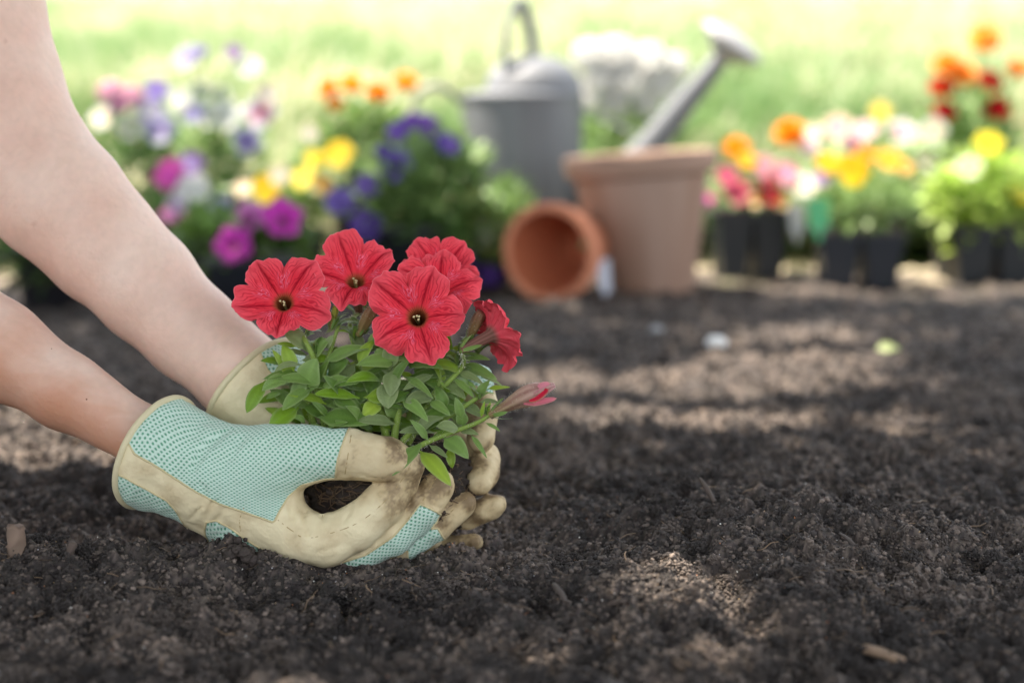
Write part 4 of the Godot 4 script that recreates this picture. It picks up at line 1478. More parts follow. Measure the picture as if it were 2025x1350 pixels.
# blooms one unit across, facing +y
func bloom(kind: String, a: Color, b: Color) -> ArrayMesh:
	var key := kind + str(a) + str(b)
	if blooms.has(key): return blooms[key]
	var m := MB.new()
	match kind:
		"pansy":
			for q in [[PI / 2 - 0.45, 0.5, 0.52, 0.0], [PI / 2 + 0.45, 0.5, 0.52, 0.0], [0.15, 0.5, 0.5, 0.02], [PI - 0.15, 0.5, 0.5, 0.02], [-PI / 2, 0.52, 0.62, 0.04]]:
				var d := Vector3(cos(q[0]), 0, -sin(q[0]))
				petal_disc(m, Vector3(0, q[3], 0), d, Vector3.UP, q[1], q[2], b, a, 0.1)
			petal_disc(m, Vector3(0, 0.06, 0), Vector3(0, 0.2, 1).normalized(), Vector3.UP, 0.12, 0.12, lin(240, 190, 30), lin(240, 190, 30))
		"marigold":
			for ring in 5:
				var n: int = [13, 12, 10, 8, 5][ring]
				for k in n:
					var an := TAU * (k + 0.37 * ring) / n
					var el: float = [0.05, 0.3, 0.6, 0.95, 1.3][ring]
					var d := Vector3(cos(an) * cos(el), sin(el), sin(an) * cos(el))
					petal_disc(m, d * 0.08 + Vector3(0, 0.02 * ring, 0), d, Vector3(-cos(an) * sin(el), cos(el), -sin(an) * sin(el)), [0.45, 0.42, 0.38, 0.32, 0.26][ring], 0.26, b, a, 0.12 if k % 2 == 0 else -0.1, 3)
		"petunia":
			var c := corolla(0.5, [1.0, 0.97, 1.0, 1.0, 0.96], [-0.15, -0.05, -0.15, -0.1, -0.05], 1.3, 9, 50, 8, 0.3)
			var arr := (c[0] as ArrayMesh).surface_get_arrays(0)
			m.v = arr[Mesh.ARRAY_VERTEX]
			m.uv = arr[Mesh.ARRAY_TEX_UV]
			m.ix = arr[Mesh.ARRAY_INDEX]
			for i in m.v.size():
				var s := m.uv[i].y
				m.c.append(lin(120, 140, 80).lerp(b, smoothstep(0.1, 0.3, s)).lerp(a, smoothstep(0.3, 0.6, s)))
		"cluster":
			for k in 34:
				var d := Vector3(sin(k * 2.4) * sqrt(k / 34.0), 0, cos(k * 2.4) * sqrt(k / 34.0))
				d.y = sqrt(maxf(0.0, 1.0 - d.length_squared())) * 0.7
				var u := d.normalized()
				var s := u.cross(Vector3(0.3, 0.2, 1)).normalized()
				for e in 5:
					petal_disc(m, d * 0.4, s.rotated(u, TAU * e / 5), u, 0.2, 0.17, b, a, 0.1, 2)
	blooms[key] = m.mesh()
	return blooms[key]

func foliage(parent: Node3D, c: Vector3, ext: Vector3, count: int, size: float, a: Color, b: Color, narrow := 0.5) -> void:
	var m := MB.new()
	for i in count:
		var d := any_basis().x
		var p := c + d * ext * pow(rng.randf(), 0.4)
		var out := (d + Vector3(0, 0.5, 0) + any_basis().x * 0.7).normalized()
		var L := size * rng.randf_range(0.6, 1.25)
		var up := (Vector3(0, 1, 0) + any_basis().x * 0.6).normalized()
		var side := out.cross(up).normalized() * L * narrow * 0.5
		var nn := side.cross(out).normalized()
		var col := a.lerp(b, rng.randf()) * rng.randf_range(0.8, 1.15)
		var f := m.v.size()
		m.add(p, col)
		m.add(p + out * L * 0.45 + side + nn * L * 0.06, col)
		m.add(p + out * L * 0.5 - nn * L * 0.02, col)
		m.add(p + out * L * 0.45 - side + nn * L * 0.06, col)
		m.add(p + out * L - nn * L * 0.16, col)
		m.tri(f, f + 1, f + 2)
		m.tri(f, f + 2, f + 3)
		m.tri(f + 1, f + 4, f + 2)
		m.tri(f + 2, f + 4, f + 3)
	put(m.mesh(parent.position), "foliage", parent, M.green)

func round_pot(parent: Node3D, at: Vector3, r: float, h: float, col: Color) -> void:
	var m := MB.new()
	m.lathe([Vector2(0.001, 0.004), Vector2(r * 0.74, 0.0), Vector2(r * 0.94, h * 0.86), Vector2(r * 1.0, h * 0.87), Vector2(r * 1.02, h), Vector2(r * 0.95, h), Vector2(r * 0.9, h * 0.9), Vector2(0.001, h * 0.88)], 28, Transform3D(Basis(), at), col)
	put(m.mesh(parent.position), "pot", parent, M.plastic)
	var s := MB.new()
	s.lathe([Vector2(r * 0.9, h * 0.905), Vector2(r * 0.5, h * 0.94), Vector2(0.001, h * 0.95)], 20, Transform3D(Basis(), at), lin(60, 48, 40))
	put(s.mesh(parent.position), "potting_soil", parent, M.crumb)

func cell_pack(parent: Node3D, at: Vector3, w: float, h: float, dep: float, cells: int, turn: float, col: Color) -> void:
	var x0 := Transform3D(Basis(Vector3.UP, turn), at)
	for i in cells:
		for j in 2:
			var m := MB.new()
			var cw := w / cells
			m.box(x0 * Transform3D(Basis(), Vector3((i - (cells - 1) / 2.0) * cw, h * 0.47, (j - 0.5) * dep / 2)), Vector3(cw * 0.93, h * 0.94, dep * 0.46), 0.72, col)
			put(m.mesh(parent.position), "cell", parent, M.plastic)
	var r := MB.new()
	r.box(x0 * Transform3D(Basis(), Vector3(0, h * 0.965, 0)), Vector3(w * 1.04, h * 0.07, dep * 1.05), 1.0, col)
	put(r.mesh(parent.position), "tray_rim", parent, M.plastic)
	var s := MB.new()
	s.box(x0 * Transform3D(Basis(), Vector3(0, h * 1.005, 0)), Vector3(w * 0.94, h * 0.05, dep * 0.94), 1.0, lin(60, 48, 40))
	put(s.mesh(parent.position), "potting_soil", parent, M.crumb)

# one potted plant: d metres away, x in photo pixels; leaves: [x, y, half width, half height, count, leaf pixels, colour, colour]; flowers: [x, y, pixels, kind, colour, inner colour, nearer by]
func potted(called: String, label: String, category: String, group: String, d: float, x: float, pot: Array, leaves: Array, flowers: Array) -> Node3D:
	var g := PD(x, 300, d)
	g.y = gh(g.x, g.z) - 0.006
	var px := d / FL
	var t := thing(called, g, label, category, group)
	if pot[0] == "round": round_pot(t, g, pot[1] * px, pot[2] * px, pot[3])
	elif pot[0] == "cells": cell_pack(t, g, pot[1] * px, pot[2] * px, pot[1] * px * 0.8, pot[4], pot[5], pot[3])
	for l in leaves:
		foliage(t, PD(l[0], l[1], d), Vector3(l[2], l[3], l[2] * 0.8) * px, l[4], l[5] * px, l[6], l[7])
	var root := g + Vector3(0, (pot[2] if pot.size() > 2 else 10.0) * px * 0.9, 0)
	for f in flowers:
		var p := PD(f[0], f[1], d - (f[6] if f.size() > 6 else 0.07))
		var away := Vector3(p.x - root.x, 0.0, 0.0) * 2.0
		var face := (Vector3(rng.randf_range(-0.35, 0.35), rng.randf_range(0.25, 0.75), 0.85) + away).normalized()
		if f[3] == "marigold" or f[3] == "cluster": face = (face + Vector3(0, 0.5, 0)).normalized()
		var b := Basis(Quaternion(Vector3.UP, face)) if f[3] != "pansy" else Basis(Vector3.RIGHT.rotated(Vector3.UP, face.x), PI / 2 - face.y * 1.3)
		var s: float = f[2] * px
		put(bloom(f[3], f[4], f[5]), "flower", t, M.bloom, Transform3D(b.scaled(Vector3.ONE * s), p - g))
		var sm := MB.new()
		sm.tube(spline([root.lerp(Vector3(p.x, root.y, p.z), 0.5), root.lerp(p, 0.6) + Vector3(0, 0.01, 0), p - face * s * 0.12], 4), ramp([0.0022, 0.0016], 9), 5, lin(104, 132, 66))
		put(sm.mesh(g), "stem", t, M.green)
	return t

func build_pots() -> void:
	# a large terracotta pot, leaning a little, with a rolled rim
	var d := 2.6
	var at := PD(1284, 574, d)
	at.y = gh(at.x, at.z) - 0.008
	var t := thing("terracotta_pot", at, "large upright terracotta pot with a thick rim before the watering can spout", "flowerpot")
	var px := d / FL
	var h := 284.0 * px
	var lean := Basis(cb.z, 0.07)
	var x := Transform3D(lean, Vector3.ZERO)
	var m := MB.new()
	var clay := lin(150, 118, 100)
	m.lathe([Vector2(0.001, 0.0), Vector2(88 * px, 0.0), Vector2(91 * px, 5 * px), Vector2(134 * px, h - 40 * px)], 56, x, clay)
	m.lathe([Vector2(133 * px, h * 0.9), Vector2(124 * px, h * 0.72), Vector2(80 * px, 12 * px), Vector2(0.001, 11 * px)], 48, x, clay)
	for i in m.c.size(): m.c[i] = clay.lerp(lin(172, 148, 134), clampf(0.4 + n_big.get_noise_3dv(m.v[i] * 2.5) * 1.2 + n_mid.get_noise_3dv(m.v[i]) * 0.25, 0, 0.8))
	put(m.mesh(), "pot_body", t, M.clay)
	var r := MB.new()
	r.lathe([Vector2(131 * px, h - 42 * px), Vector2(145 * px, h - 41 * px), Vector2(149 * px, h - 34 * px), Vector2(152 * px, h - 6 * px), Vector2(149 * px, h), Vector2(140 * px, h), Vector2(137 * px, h - 6 * px), Vector2(132 * px, h * 0.88)], 56, x, lin(164, 136, 120))
	put(r.mesh(), "rim", t, M.clay)
	# a small one on its side, mouth towards the camera
	var d2 := 2.44
	var px2 := d2 / FL
	var mouth := PD(1084, 517, d2)
	var ax := (cb * Vector3(0.42, 0.06, -0.90)).normalized()
	ax.y = 0.02
	ax = ax.normalized()
	var lying := Basis(Quaternion(Vector3.UP, ax))
	var t2 := thing("small_terracotta_pot", Vector3(mouth.x, gh(mouth.x, mouth.z), mouth.z), "small empty terracotta pot lying on its side, open mouth forward", "flowerpot")
	var R := 101.0 * px2
	mouth.y = gh(mouth.x, mouth.z) + R * 0.9
	var x2 := Transform3D(lying, mouth - t2.position)
	var H := 0.15
	var m2 := MB.new()
	m2.lathe([Vector2(R * 0.86, 0.030), Vector2(R * 0.60, H), Vector2(R * 0.57, H + 0.003), Vector2(0.008, H + 0.003)], 48, x2, lin(198, 124, 90))
	m2.lathe([Vector2(0.008, H - 0.008), Vector2(R * 0.52, H - 0.008), Vector2(R * 0.80, 0.02), Vector2(R * 0.82, 0.001)], 48, x2, lin(190, 112, 78))
	put(m2.mesh(), "pot_body", t2, M.clay)
	var r2 := MB.new()
	r2.lathe([Vector2(R * 0.82, 0.002), Vector2(R * 0.86, -0.002), Vector2(R * 0.97, -0.001), Vector2(R, 0.004), Vector2(R * 0.97, 0.032), Vector2(R * 0.86, 0.033)], 48, x2, lin(206, 136, 104))
	put(r2.mesh(), "rim", t2, M.clay)
	# plant label lying by the pots
	var tg := MB.new()
	var tp := PD(1197, 548, 2.5)
	tp.y = gh(tp.x, tp.z)
	tg.box(Transform3D(Basis.from_euler(Vector3(-0.2, 0.2, 0.12)), Vector3(0, 0.026, 0)), Vector3(0.026, 0.062, 0.002), 0.55, lin(196, 204, 220))
	var o := put(tg.mesh(), "plant_label", self, M.plastic)
	o.position = tp
	tag(o, "pale blue plastic plant label stuck in soil between the two terracotta pots", "plant label")

func build_can() -> void:
	var d := 2.95
	var px := d / FL
	var g := PD(1034, 300, d)
	g.y = gh(g.x, g.z) - 0.004
	var t := thing("watering_can", g, "old galvanised grey watering can with a tall hoop handle and long spout", "watering can")
	var zinc := lin(116, 120, 126)
	var top: float = PD(1034, 184, d).y - g.y
	var R := 122.0 * px
	var x := Transform3D(Basis(), Vector3.ZERO)
	var m := MB.new()
	m.lathe([Vector2(0.001, 0.0), Vector2(R * 0.97, 0.0), Vector2(R * 0.99, 0.006), Vector2(R * 0.97, 0.012), Vector2(R * 0.975, top * 0.3), Vector2(R * 1.0, top * 0.305), Vector2(R * 0.98, top * 0.315), Vector2(R * 0.985, top - 0.012), Vector2(R * 1.02, top - 0.009), Vector2(R * 1.02, top - 0.001), Vector2(R * 0.99, top)], 56, x, zinc)
	m.lathe([Vector2(R * 0.98, top), Vector2(R * 0.96, top - 0.02), Vector2(R * 0.95, 0.01), Vector2(0.001, 0.008)], 40, x, zinc)
	for i in m.c.size(): m.c[i] = zinc * (1.0 + 0.35 * n_big.get_noise_3dv(m.v[i] * 3.0)) * (1.0 + 0.2 * n_mid.get_noise_3dv(m.v[i] * 0.6))
	put(m.mesh(), "body", t, M.zinc)
	# domed hood over the mouth, set to one side
	var hd := MB.new()
	hd.lathe([Vector2(R * 1.0, top - 0.004), Vector2(R * 0.86, top + 0.006)], 40, x, zinc)
	hd.lathe([Vector2(R * 0.80, top - 0.004), Vector2(R * 0.79, top + 0.016), Vector2(R * 0.73, top + 0.036), Vector2(R * 0.60, top + 0.055), Vector2(R * 0.40, top + 0.068), Vector2(R * 0.18, top + 0.074), Vector2(0.0005, top + 0.076)], 40, Transform3D(Basis(), Vector3(R * 0.18, 0, 0)), lin(128, 132, 138))
	put(hd.mesh(), "hood", t, M.zinc)
	# spout: out of the foot, up to the right, ending in a rose
	var foot := PD(1140, 440, d - 0.02) - g
	var mid := PD(1285, 292, d - 0.06) - g
	var end := PD(1428, 112, d - 0.11) - g
	var sp := MB.new()
	var line := [foot, foot.lerp(mid, 0.6), mid, mid.lerp(end, 0.5), end]
	sp.tube(line, [42 * px, 36 * px, 31 * px, 24 * px, 17 * px], 22, zinc)
	put(sp.mesh(), "spout", t, M.zinc)
	var brace := MB.new()
	brace.tube([PD(1120, 205, d) - g, PD(1260, 262, d - 0.05) - g], [4 * px, 4 * px], 8, zinc)
	put(brace.mesh(), "brace", t, M.zinc)
	var ax := (end - mid).normalized()
	var rose_ax := (ax * 0.8 + Vector3(0.30, 0.62, 0.12)).normalized()
	rose_ax = (ax + Vector3(0.05, 0.12, 0.1)).normalized()
	var rs := MB.new()
	var xr := Transform3D(Basis(Quaternion(Vector3.UP, rose_ax)), end - rose_ax * 6 * px)
	rs.lathe([Vector2(17 * px, 0), Vector2(22 * px, 10 * px), Vector2(60 * px, 34 * px), Vector2(66 * px, 37 * px), Vector2(66 * px, 46 * px), Vector2(58 * px, 52 * px), Vector2(30 * px, 60 * px), Vector2(0.0005, 63 * px)], 36, xr, lin(170, 170, 172))
	put(rs.mesh(), "rose", t, M.zinc)
	# tall hoop handle across the top, and the grip behind
	var hp := MB.new()
	var hoop := [Vector3(-0.03, top - 0.01, 0.055), Vector3(-0.034, top + 0.07, 0.055), Vector3(-0.032, top + 0.125, 0.045), Vector3(-0.018, top + 0.165, 0.01), Vector3(-0.002, top + 0.168, -0.02), Vector3(0.012, top + 0.14, -0.06), Vector3(0.02, top + 0.09, -0.085), Vector3(0.022, top + 0.02, -0.1)]
	var hs := spline(hoop, 6)
	hp.tube(hs, ramp([15 * px, 15 * px], hs.size()), 12, zinc, true, 0.45)
	put(hp.mesh(), "handle", t, M.zinc)
	var bp := MB.new()
	var back := spline([Vector3(-R * 0.95, top - 0.02, 0), Vector3(-R * 1.35, top + 0.015, 0.01), Vector3(-R * 1.72, top - 0.005, 0.012), Vector3(-R * 1.66, top - 0.07, 0.012), Vector3(-R * 1.3, top - 0.15, 0.01), Vector3(-R * 0.96, top - 0.2, 0.0)], 6)
	bp.tube(back, ramp([12 * px, 12 * px], back.size()), 10, zinc, true, 0.5)
	put(bp.mesh(), "back_grip", t, M.zinc)

func build_flowers() -> void:
	rng.seed = 909
	var gr := lin(112, 146, 82)
	var gl := lin(148, 176, 110)
	var gd := lin(84, 120, 64)
	var lime := lin(164, 196, 84)
	var lime2 := lin(196, 216, 128)
	var black := lin(34, 36, 42)
	var white := lin(238, 238, 236)
	var cream := lin(244, 226, 196)
	var lav := lin(176, 160, 214)
	var violet := lin(92, 62, 160)
	var violet2 := lin(126, 104, 200)
	var pink := lin(232, 168, 196)
	var rose := lin(226, 92, 132)
	var mag := lin(206, 62, 186)
	var mag2 := lin(216, 138, 204)
	var yel := lin(246, 220, 30)
	var ora := lin(250, 172, 20)
	var ora2 := lin(252, 196, 40)
	var deep := lin(238, 130, 16)
	var red := lin(206, 36, 34)
	var pots := "potted flowers standing behind the bed"
	potted("potted_verbena", "potted plant with pale pink ruffled flower heads beside lavender blooms, behind the arm", "potted plant", pots, 2.72, 262, ["round", 62, 150, black],
		[[265, 330, 85, 90, 260, 44, gr, gd]], [[215, 182, 62, "cluster", lin(238, 200, 216), lin(226, 172, 202)], [255, 190, 58, "cluster", lin(238, 200, 216), lin(226, 172, 202)], [235, 205, 54, "cluster", lin(226, 174, 198), mag2], [304, 176, 52, "pansy", lav, violet2], [292, 216, 55, "pansy", lav, white], [312, 256, 72, "pansy", lin(206, 208, 232), lav], [196, 232, 55, "pansy", white, cream], [256, 250, 67, "pansy", white, lin(220, 230, 200)]])
	potted("potted_viola", "tall airy potted viola with white and lavender blooms under two purple tipped ones", "potted plant", pots, 2.9, 430, ["round", 56, 150, black],
		[[435, 305, 80, 88, 230, 40, gr, gl], [430, 370, 70, 60, 120, 40, gd, gr]], [[366, 112, 60, "pansy", lin(206, 210, 230), violet], [390, 98, 32, "pansy", violet, violet2], [458, 100, 37, "pansy", lin(160, 110, 180), violet], [488, 130, 57, "pansy", white, lin(214, 224, 210)], [350, 196, 55, "pansy", lin(220, 224, 214), white], [376, 222, 55, "pansy", lin(200, 206, 230), violet2], [412, 226, 62, "pansy", white, lin(226, 230, 220)], [446, 228, 67, "pansy", white, lin(222, 228, 230)], [392, 178, 45, "pansy", white, gl], [528, 184, 55, "pansy", cream, white], [512, 222, 72, "pansy", lin(214, 214, 236), pink], [484, 278, 65, "pansy", lin(214, 218, 238), violet2], [430, 186, 42, "pansy", white, gl]])
	potted("potted_pink", "low potted plant with deep pink and white blooms beside the far arm", "potted plant", pots, 2.55, 372, ["round", 62, 110, black],
		[[372, 420, 62, 60, 160, 42, gd, gr]], [[330, 344, 72, "pansy", lin(200, 80, 160), mag], [374, 322, 55, "pansy", lin(150, 100, 180), lav], [372, 370, 77, "pansy", white, lin(226, 232, 228)], [338, 422, 55, "pansy", lin(214, 120, 180), mag2], [352, 396, 55, "pansy", white, lav], [432, 404, 50, "pansy", lin(176, 180, 200), violet2]])
	potted("potted_yellow_pansy", "potted yellow and cream pansies between the violas and the purple petunias", "potted plant", pots, 2.76, 580, ["round", 64, 110, black],
		[[590, 400, 80, 56, 200, 42, gr, gl], [640, 330, 46, 40, 70, 40, gr, gl]], [[668, 304, 62, "pansy", yel, lin(248, 206, 20)], [622, 314, 50, "pansy", lin(240, 222, 80), yel], [596, 352, 54, "pansy", lin(236, 224, 60), yel], [524, 372, 62, "pansy", yel, lin(248, 206, 20)], [550, 346, 48, "pansy", cream, white], [634, 364, 50, "pansy", cream, ora2], [480, 372, 46, "pansy", lin(220, 200, 176), cream], [610, 262, 40, "pansy", cream, white]])
	potted("potted_magenta_petunia", "potted petunia with three large magenta blooms over a black pot", "potted plant", pots, 2.32, 500, ["round", 112, 118, lin(32, 36, 46)],
		[[430, 480, 60, 52, 130, 60, gr, lin(110, 140, 60)], [530, 492, 64, 40, 130, 60, lin(104, 134, 56), gd]], [[556, 426, 84, "petunia", mag, lin(170, 40, 150), 0.08], [488, 424, 70, "petunia", mag2, mag, 0.04], [456, 480, 78, "petunia", mag, lin(180, 40, 150), 0.1]])
	potted("potted_marigold", "potted marigold with a row of four orange flower heads left of the watering can", "potted plant", pots, 2.86, 715, ["round", 70, 190, black],
		[[712, 272, 86, 76, 380, 40, gr, gl]], [[648, 176, 50, "marigold", ora, deep], [692, 166, 50, "marigold", ora2, ora], [744, 182, 52, "marigold", ora, deep], [800, 162, 50, "marigold", ora2, deep], [660, 204, 36, "marigold", ora, deep]])
	potted("potted_purple_petunia", "bushy potted petunia with deep purple blooms before the watering can", "potted plant", pots, 2.55, 800, ["round", 110, 140, lin(28, 30, 36)],
		[[830, 390, 110, 96, 420, 54, gr, gl], [880, 330, 70, 60, 160, 50, gr, gl], [830, 460, 110, 50, 160, 52, gd, gr]], [[780, 322, 70, "petunia", violet2, violet], [844, 244, 60, "petunia", lin(120, 76, 176), violet, 0.0], [886, 280, 56, "petunia", violet, violet2], [786, 258, 48, "petunia", violet, violet, 0.0], [814, 236, 44, "petunia", lin(120, 80, 180), violet, 0.0], [722, 364, 54, "petunia", violet, violet2], [668, 394, 62, "petunia", violet2, violet], [722, 442, 70, "petunia", violet, violet2], [756, 296, 36, "petunia", violet, violet]])
	potted("trailing_petunia", "low green trailing petunia with small purple blooms beside the lying pot", "potted plant", pots, 2.62, 965, ["round", 60, 76, black],
		[[975, 440, 84, 66, 330, 48, gr, gl], [945, 520, 44, 36, 90, 44, gd, gr]], [[1076, 412, 38, "petunia", violet, violet2], [968, 542, 50, "petunia", violet, violet], [920, 512, 40, "petunia", violet, violet2]])
	potted("white_alyssum", "cloud of white blooms on a leafy plant behind the terracotta pot", "potted plant", pots, 3.15, 1250, ["round", 74, 130, black],
		[[1250, 265, 110, 70, 380, 40, gl, lin(160, 184, 130)]], [[1170, 110, 85, "cluster", white, white], [1222, 112, 98, "cluster", white, white], [1284, 126, 101, "cluster", white, white], [1336, 134, 72, "cluster", white, white], [1186, 158, 85, "cluster", white, white], [1244, 164, 101, "cluster", white, white], [1310, 172, 91, "cluster", white, white], [1160, 200, 65, "cluster", white, white], [1216, 206, 78, "cluster", white, white], [1276, 212, 72, "cluster", white, white], [1206, 140, 65, "cluster", white, white], [1262, 136, 78, "cluster", white, white], [1300, 146, 72, "cluster", white, white]])
	potted("dianthus_tray", "black tray of pink and red blooms below orange ones, right beside the large terracotta pot", "flower tray", pots, 2.74, 1486, ["cells", 142, 138, lin(30, 34, 42), 2, 0.06],
		[[1490, 360, 74, 50, 150, 36, gr, lin(120, 120, 90)]], [[1460, 292, 54, "marigold", ora, ora2, 0.0], [1480, 316, 46, "pansy", lin(250, 196, 20), ora], [1566, 262, 66, "marigold", ora, deep, 0.0], [1462, 378, 56, "pansy", lin(244, 128, 148), rose], [1440, 346, 44, "pansy", lin(214, 110, 150), rose], [1510, 326, 50, "pansy", lin(250, 200, 206), pink], [1558, 342, 50, "pansy", lin(236, 150, 186), pink], [1396, 394, 44, "pansy", lin(206, 90, 130), mag], [1526, 384, 52, "pansy", lin(216, 60, 76), red], [1498, 396, 40, "pansy", cream, ora2], [1520, 356, 44, "pansy", lin(240, 130, 120), rose], [1600, 288, 56, "pansy", white, pink, 0.0], [1590, 366, 66, "pansy", white, cream], [1548, 398, 40, "pansy", cream, yel]])
	potted("yellow_viola_tray", "black tray of bright yellow violas standing right of the pink blooms", "flower tray", pots, 2.64, 1706, ["cells", 168, 112, lin(28, 32, 40), 2, -0.05],
		[[1712, 400, 88, 50, 240, 38, gr, gl]], [[1690, 336, 74, "pansy", yel, lin(250, 200, 20)], [1640, 322, 54, "pansy", lin(246, 214, 30), ora2], [1716, 304, 44, "pansy", lin(240, 180, 30), deep], [1762, 316, 62, "pansy", lin(248, 206, 80), ora], [1632, 350, 40, "pansy", lin(190, 150, 190), violet2], [1794, 330, 40, "pansy", lin(248, 220, 150), ora]])
	potted("white_viola_pot", "potted white and cream violas behind the yellow ones", "potted plant", pots, 3.0, 1740, ["round", 60, 110, black],
		[[1750, 320, 110, 60, 240, 40, gl, lin(170, 196, 140)]], [[1788, 260, 64, "pansy", white, pink], [1852, 256, 56, "pansy", white, cream], [1660, 250, 60, "pansy", cream, pink], [1716, 256, 56, "pansy", lin(240, 214, 216), pink], [1746, 218, 46, "pansy", lin(244, 228, 140), yel], [1690, 284, 50, "pansy", lin(232, 206, 222), pink], [1836, 318, 56, "pansy", lin(240, 244, 230), cream], [1840, 366, 50, "pansy", white, gl], [1610, 262, 44, "pansy", cream, white]])
	potted("lime_foliage_pot", "pot of bright lime green trailing leaves at the end of the row", "potted plant", pots, 2.7, 1962, ["cells", 176, 120, lin(28, 32, 38), 2, 0.1],
		[[1950, 390, 96, 82, 460, 46, lime, lime2], [1930, 460, 50, 44, 110, 40, lime, lin(196, 210, 60)], [2010, 410, 60, 80, 160, 46, lime, lime2]], [[1962, 282, 60, "pansy", lin(232, 220, 60), yel], [2024, 384, 50, "pansy", yel, lin(248, 206, 20)], [1922, 330, 56, "pansy", lin(236, 246, 220), lime2]])
	potted("zinnia_pot", "tall potted plant of orange and red flower heads behind the lime green leaves", "potted plant", pots, 3.05, 1930, ["round", 80, 140, black],
		[[1920, 290, 90, 110, 360, 44, gr, gl]], [[1880, 128, 64, "marigold", lin(248, 176, 70), ora], [1908, 146, 64, "marigold", lin(248, 180, 80), ora], [1954, 76, 66, "marigold", lin(250, 186, 84), ora2], [2022, 134, 50, "marigold", lin(248, 190, 110), ora], [1868, 172, 52, "marigold", red, deep], [1962, 160, 54, "marigold", lin(216, 76, 56), red], [1874, 220, 50, "marigold", lin(200, 26, 44), red], [1974, 216, 60, "marigold", lin(206, 26, 40), red]])
	potted("dark_leafed_pot", "dark plastic pot of shaded leaves standing under the near arm", "potted plant", pots, 2.3, 95, ["round", 90, 130, lin(30, 30, 34)],
		[[80, 520, 80, 40, 140, 50, lin(70, 60, 50), gd]], [])
	potted("black_nursery_pot", "black nursery pot with low green leaves between the two arms", "potted plant", pots, 2.5, 215, ["round", 76, 120, lin(26, 28, 34)],
		[[215, 470, 60, 34, 110, 44, gd, gr]], [])
	# plant labels in the trays
	for q in [[1580, 430, 2.68, 0.030, 0.05, lin(206, 210, 226), "white plastic plant label in the gap between the two flower trays"], [1624, 420, 2.6, 0.042, 0.052, lin(70, 176, 116), "bright green plastic plant label standing in the yellow viola tray"]]:
		var p := PD(q[0], q[1], q[2])
		var m := MB.new()
		m.box(Transform3D(Basis.from_euler(Vector3(-0.15, 0.1, 0.05)), Vector3.ZERO), Vector3(q[3], q[4], 0.0015), 0.8, q[5])
		m.box(Transform3D(Basis.from_euler(Vector3(-0.15, 0.1, 0.05)), Vector3(0, -q[4] * 0.68, 0.004)), Vector3(q[3] * 0.4, q[4] * 0.5, 0.0012), 0.3, q[5])
		var o := put(m.mesh(), "plant_label", self, M.plastic)
		o.position = p
		tag(o, q[6], "plant label", "plant labels in the flower trays")

func build_background() -> void:
	M.bloom = mat(0.6)
	M.bloom.backlight_enabled = true
	M.bloom.backlight = Color(1, 1, 1)
	M.green = mat(0.5)
	M.green.backlight_enabled = true
	M.green.backlight = Color(0.8, 0.8, 0.8)
	M.plastic = mat(0.42)
	M.clay = relief(mat(0.85), M.rough_tex, 8.0, 0.06)
	M.zinc = mat(0.6)
	M.zinc.metallic = 0.3
	build_pots()
	build_can()
	build_flowers()


# ---------- small things lying on the soil ----------
func twig(label: String, pts: Array, r0: float, r1: float, col: Color, col2: Color, called := "twig", category := "twig") -> void:
	var w := []
	var foot := on_soil(pts[0][0], pts[0][1])
	var d := -((foot - Vector3(0, EYE, 0)) * cb).z
	for q in pts: w.append(PD(q[0], q[1], d))
	var m := MB.new()
	var s := spline(w, 5)
	m.tube(s, ramp([r0 / FL, r1 / FL], s.size()), 10, col, true, 0.85, col2)
	for i in m.v.size():
		var j := n_fine.get_noise_3dv(m.v[i] * 3.0)
		m.v[i] += Vector3(j, -j, j * 0.6) * r0 / FL * 0.35
		m.c[i] *= 1.0 + 0.3 * j
	if called == "plant_stump":   # a ragged broken end
		for i in range(m.v.size() - 12, m.v.size()): m.v[i] += Vector3(0, 0.0016 * sin(i * 2.3) + 0.0016 * sin(i * 5.1), 0)
	var o := put(m.mesh(w[0]), called, self, M.crumb)
	o.position = w[0]
	tag(o, label, category)

func on_soil(x: float, y: float) -> Vector3:
	var g := G(x, y)
	for k in 4: g = G(x, y, gh(g.x, g.z))
	return g

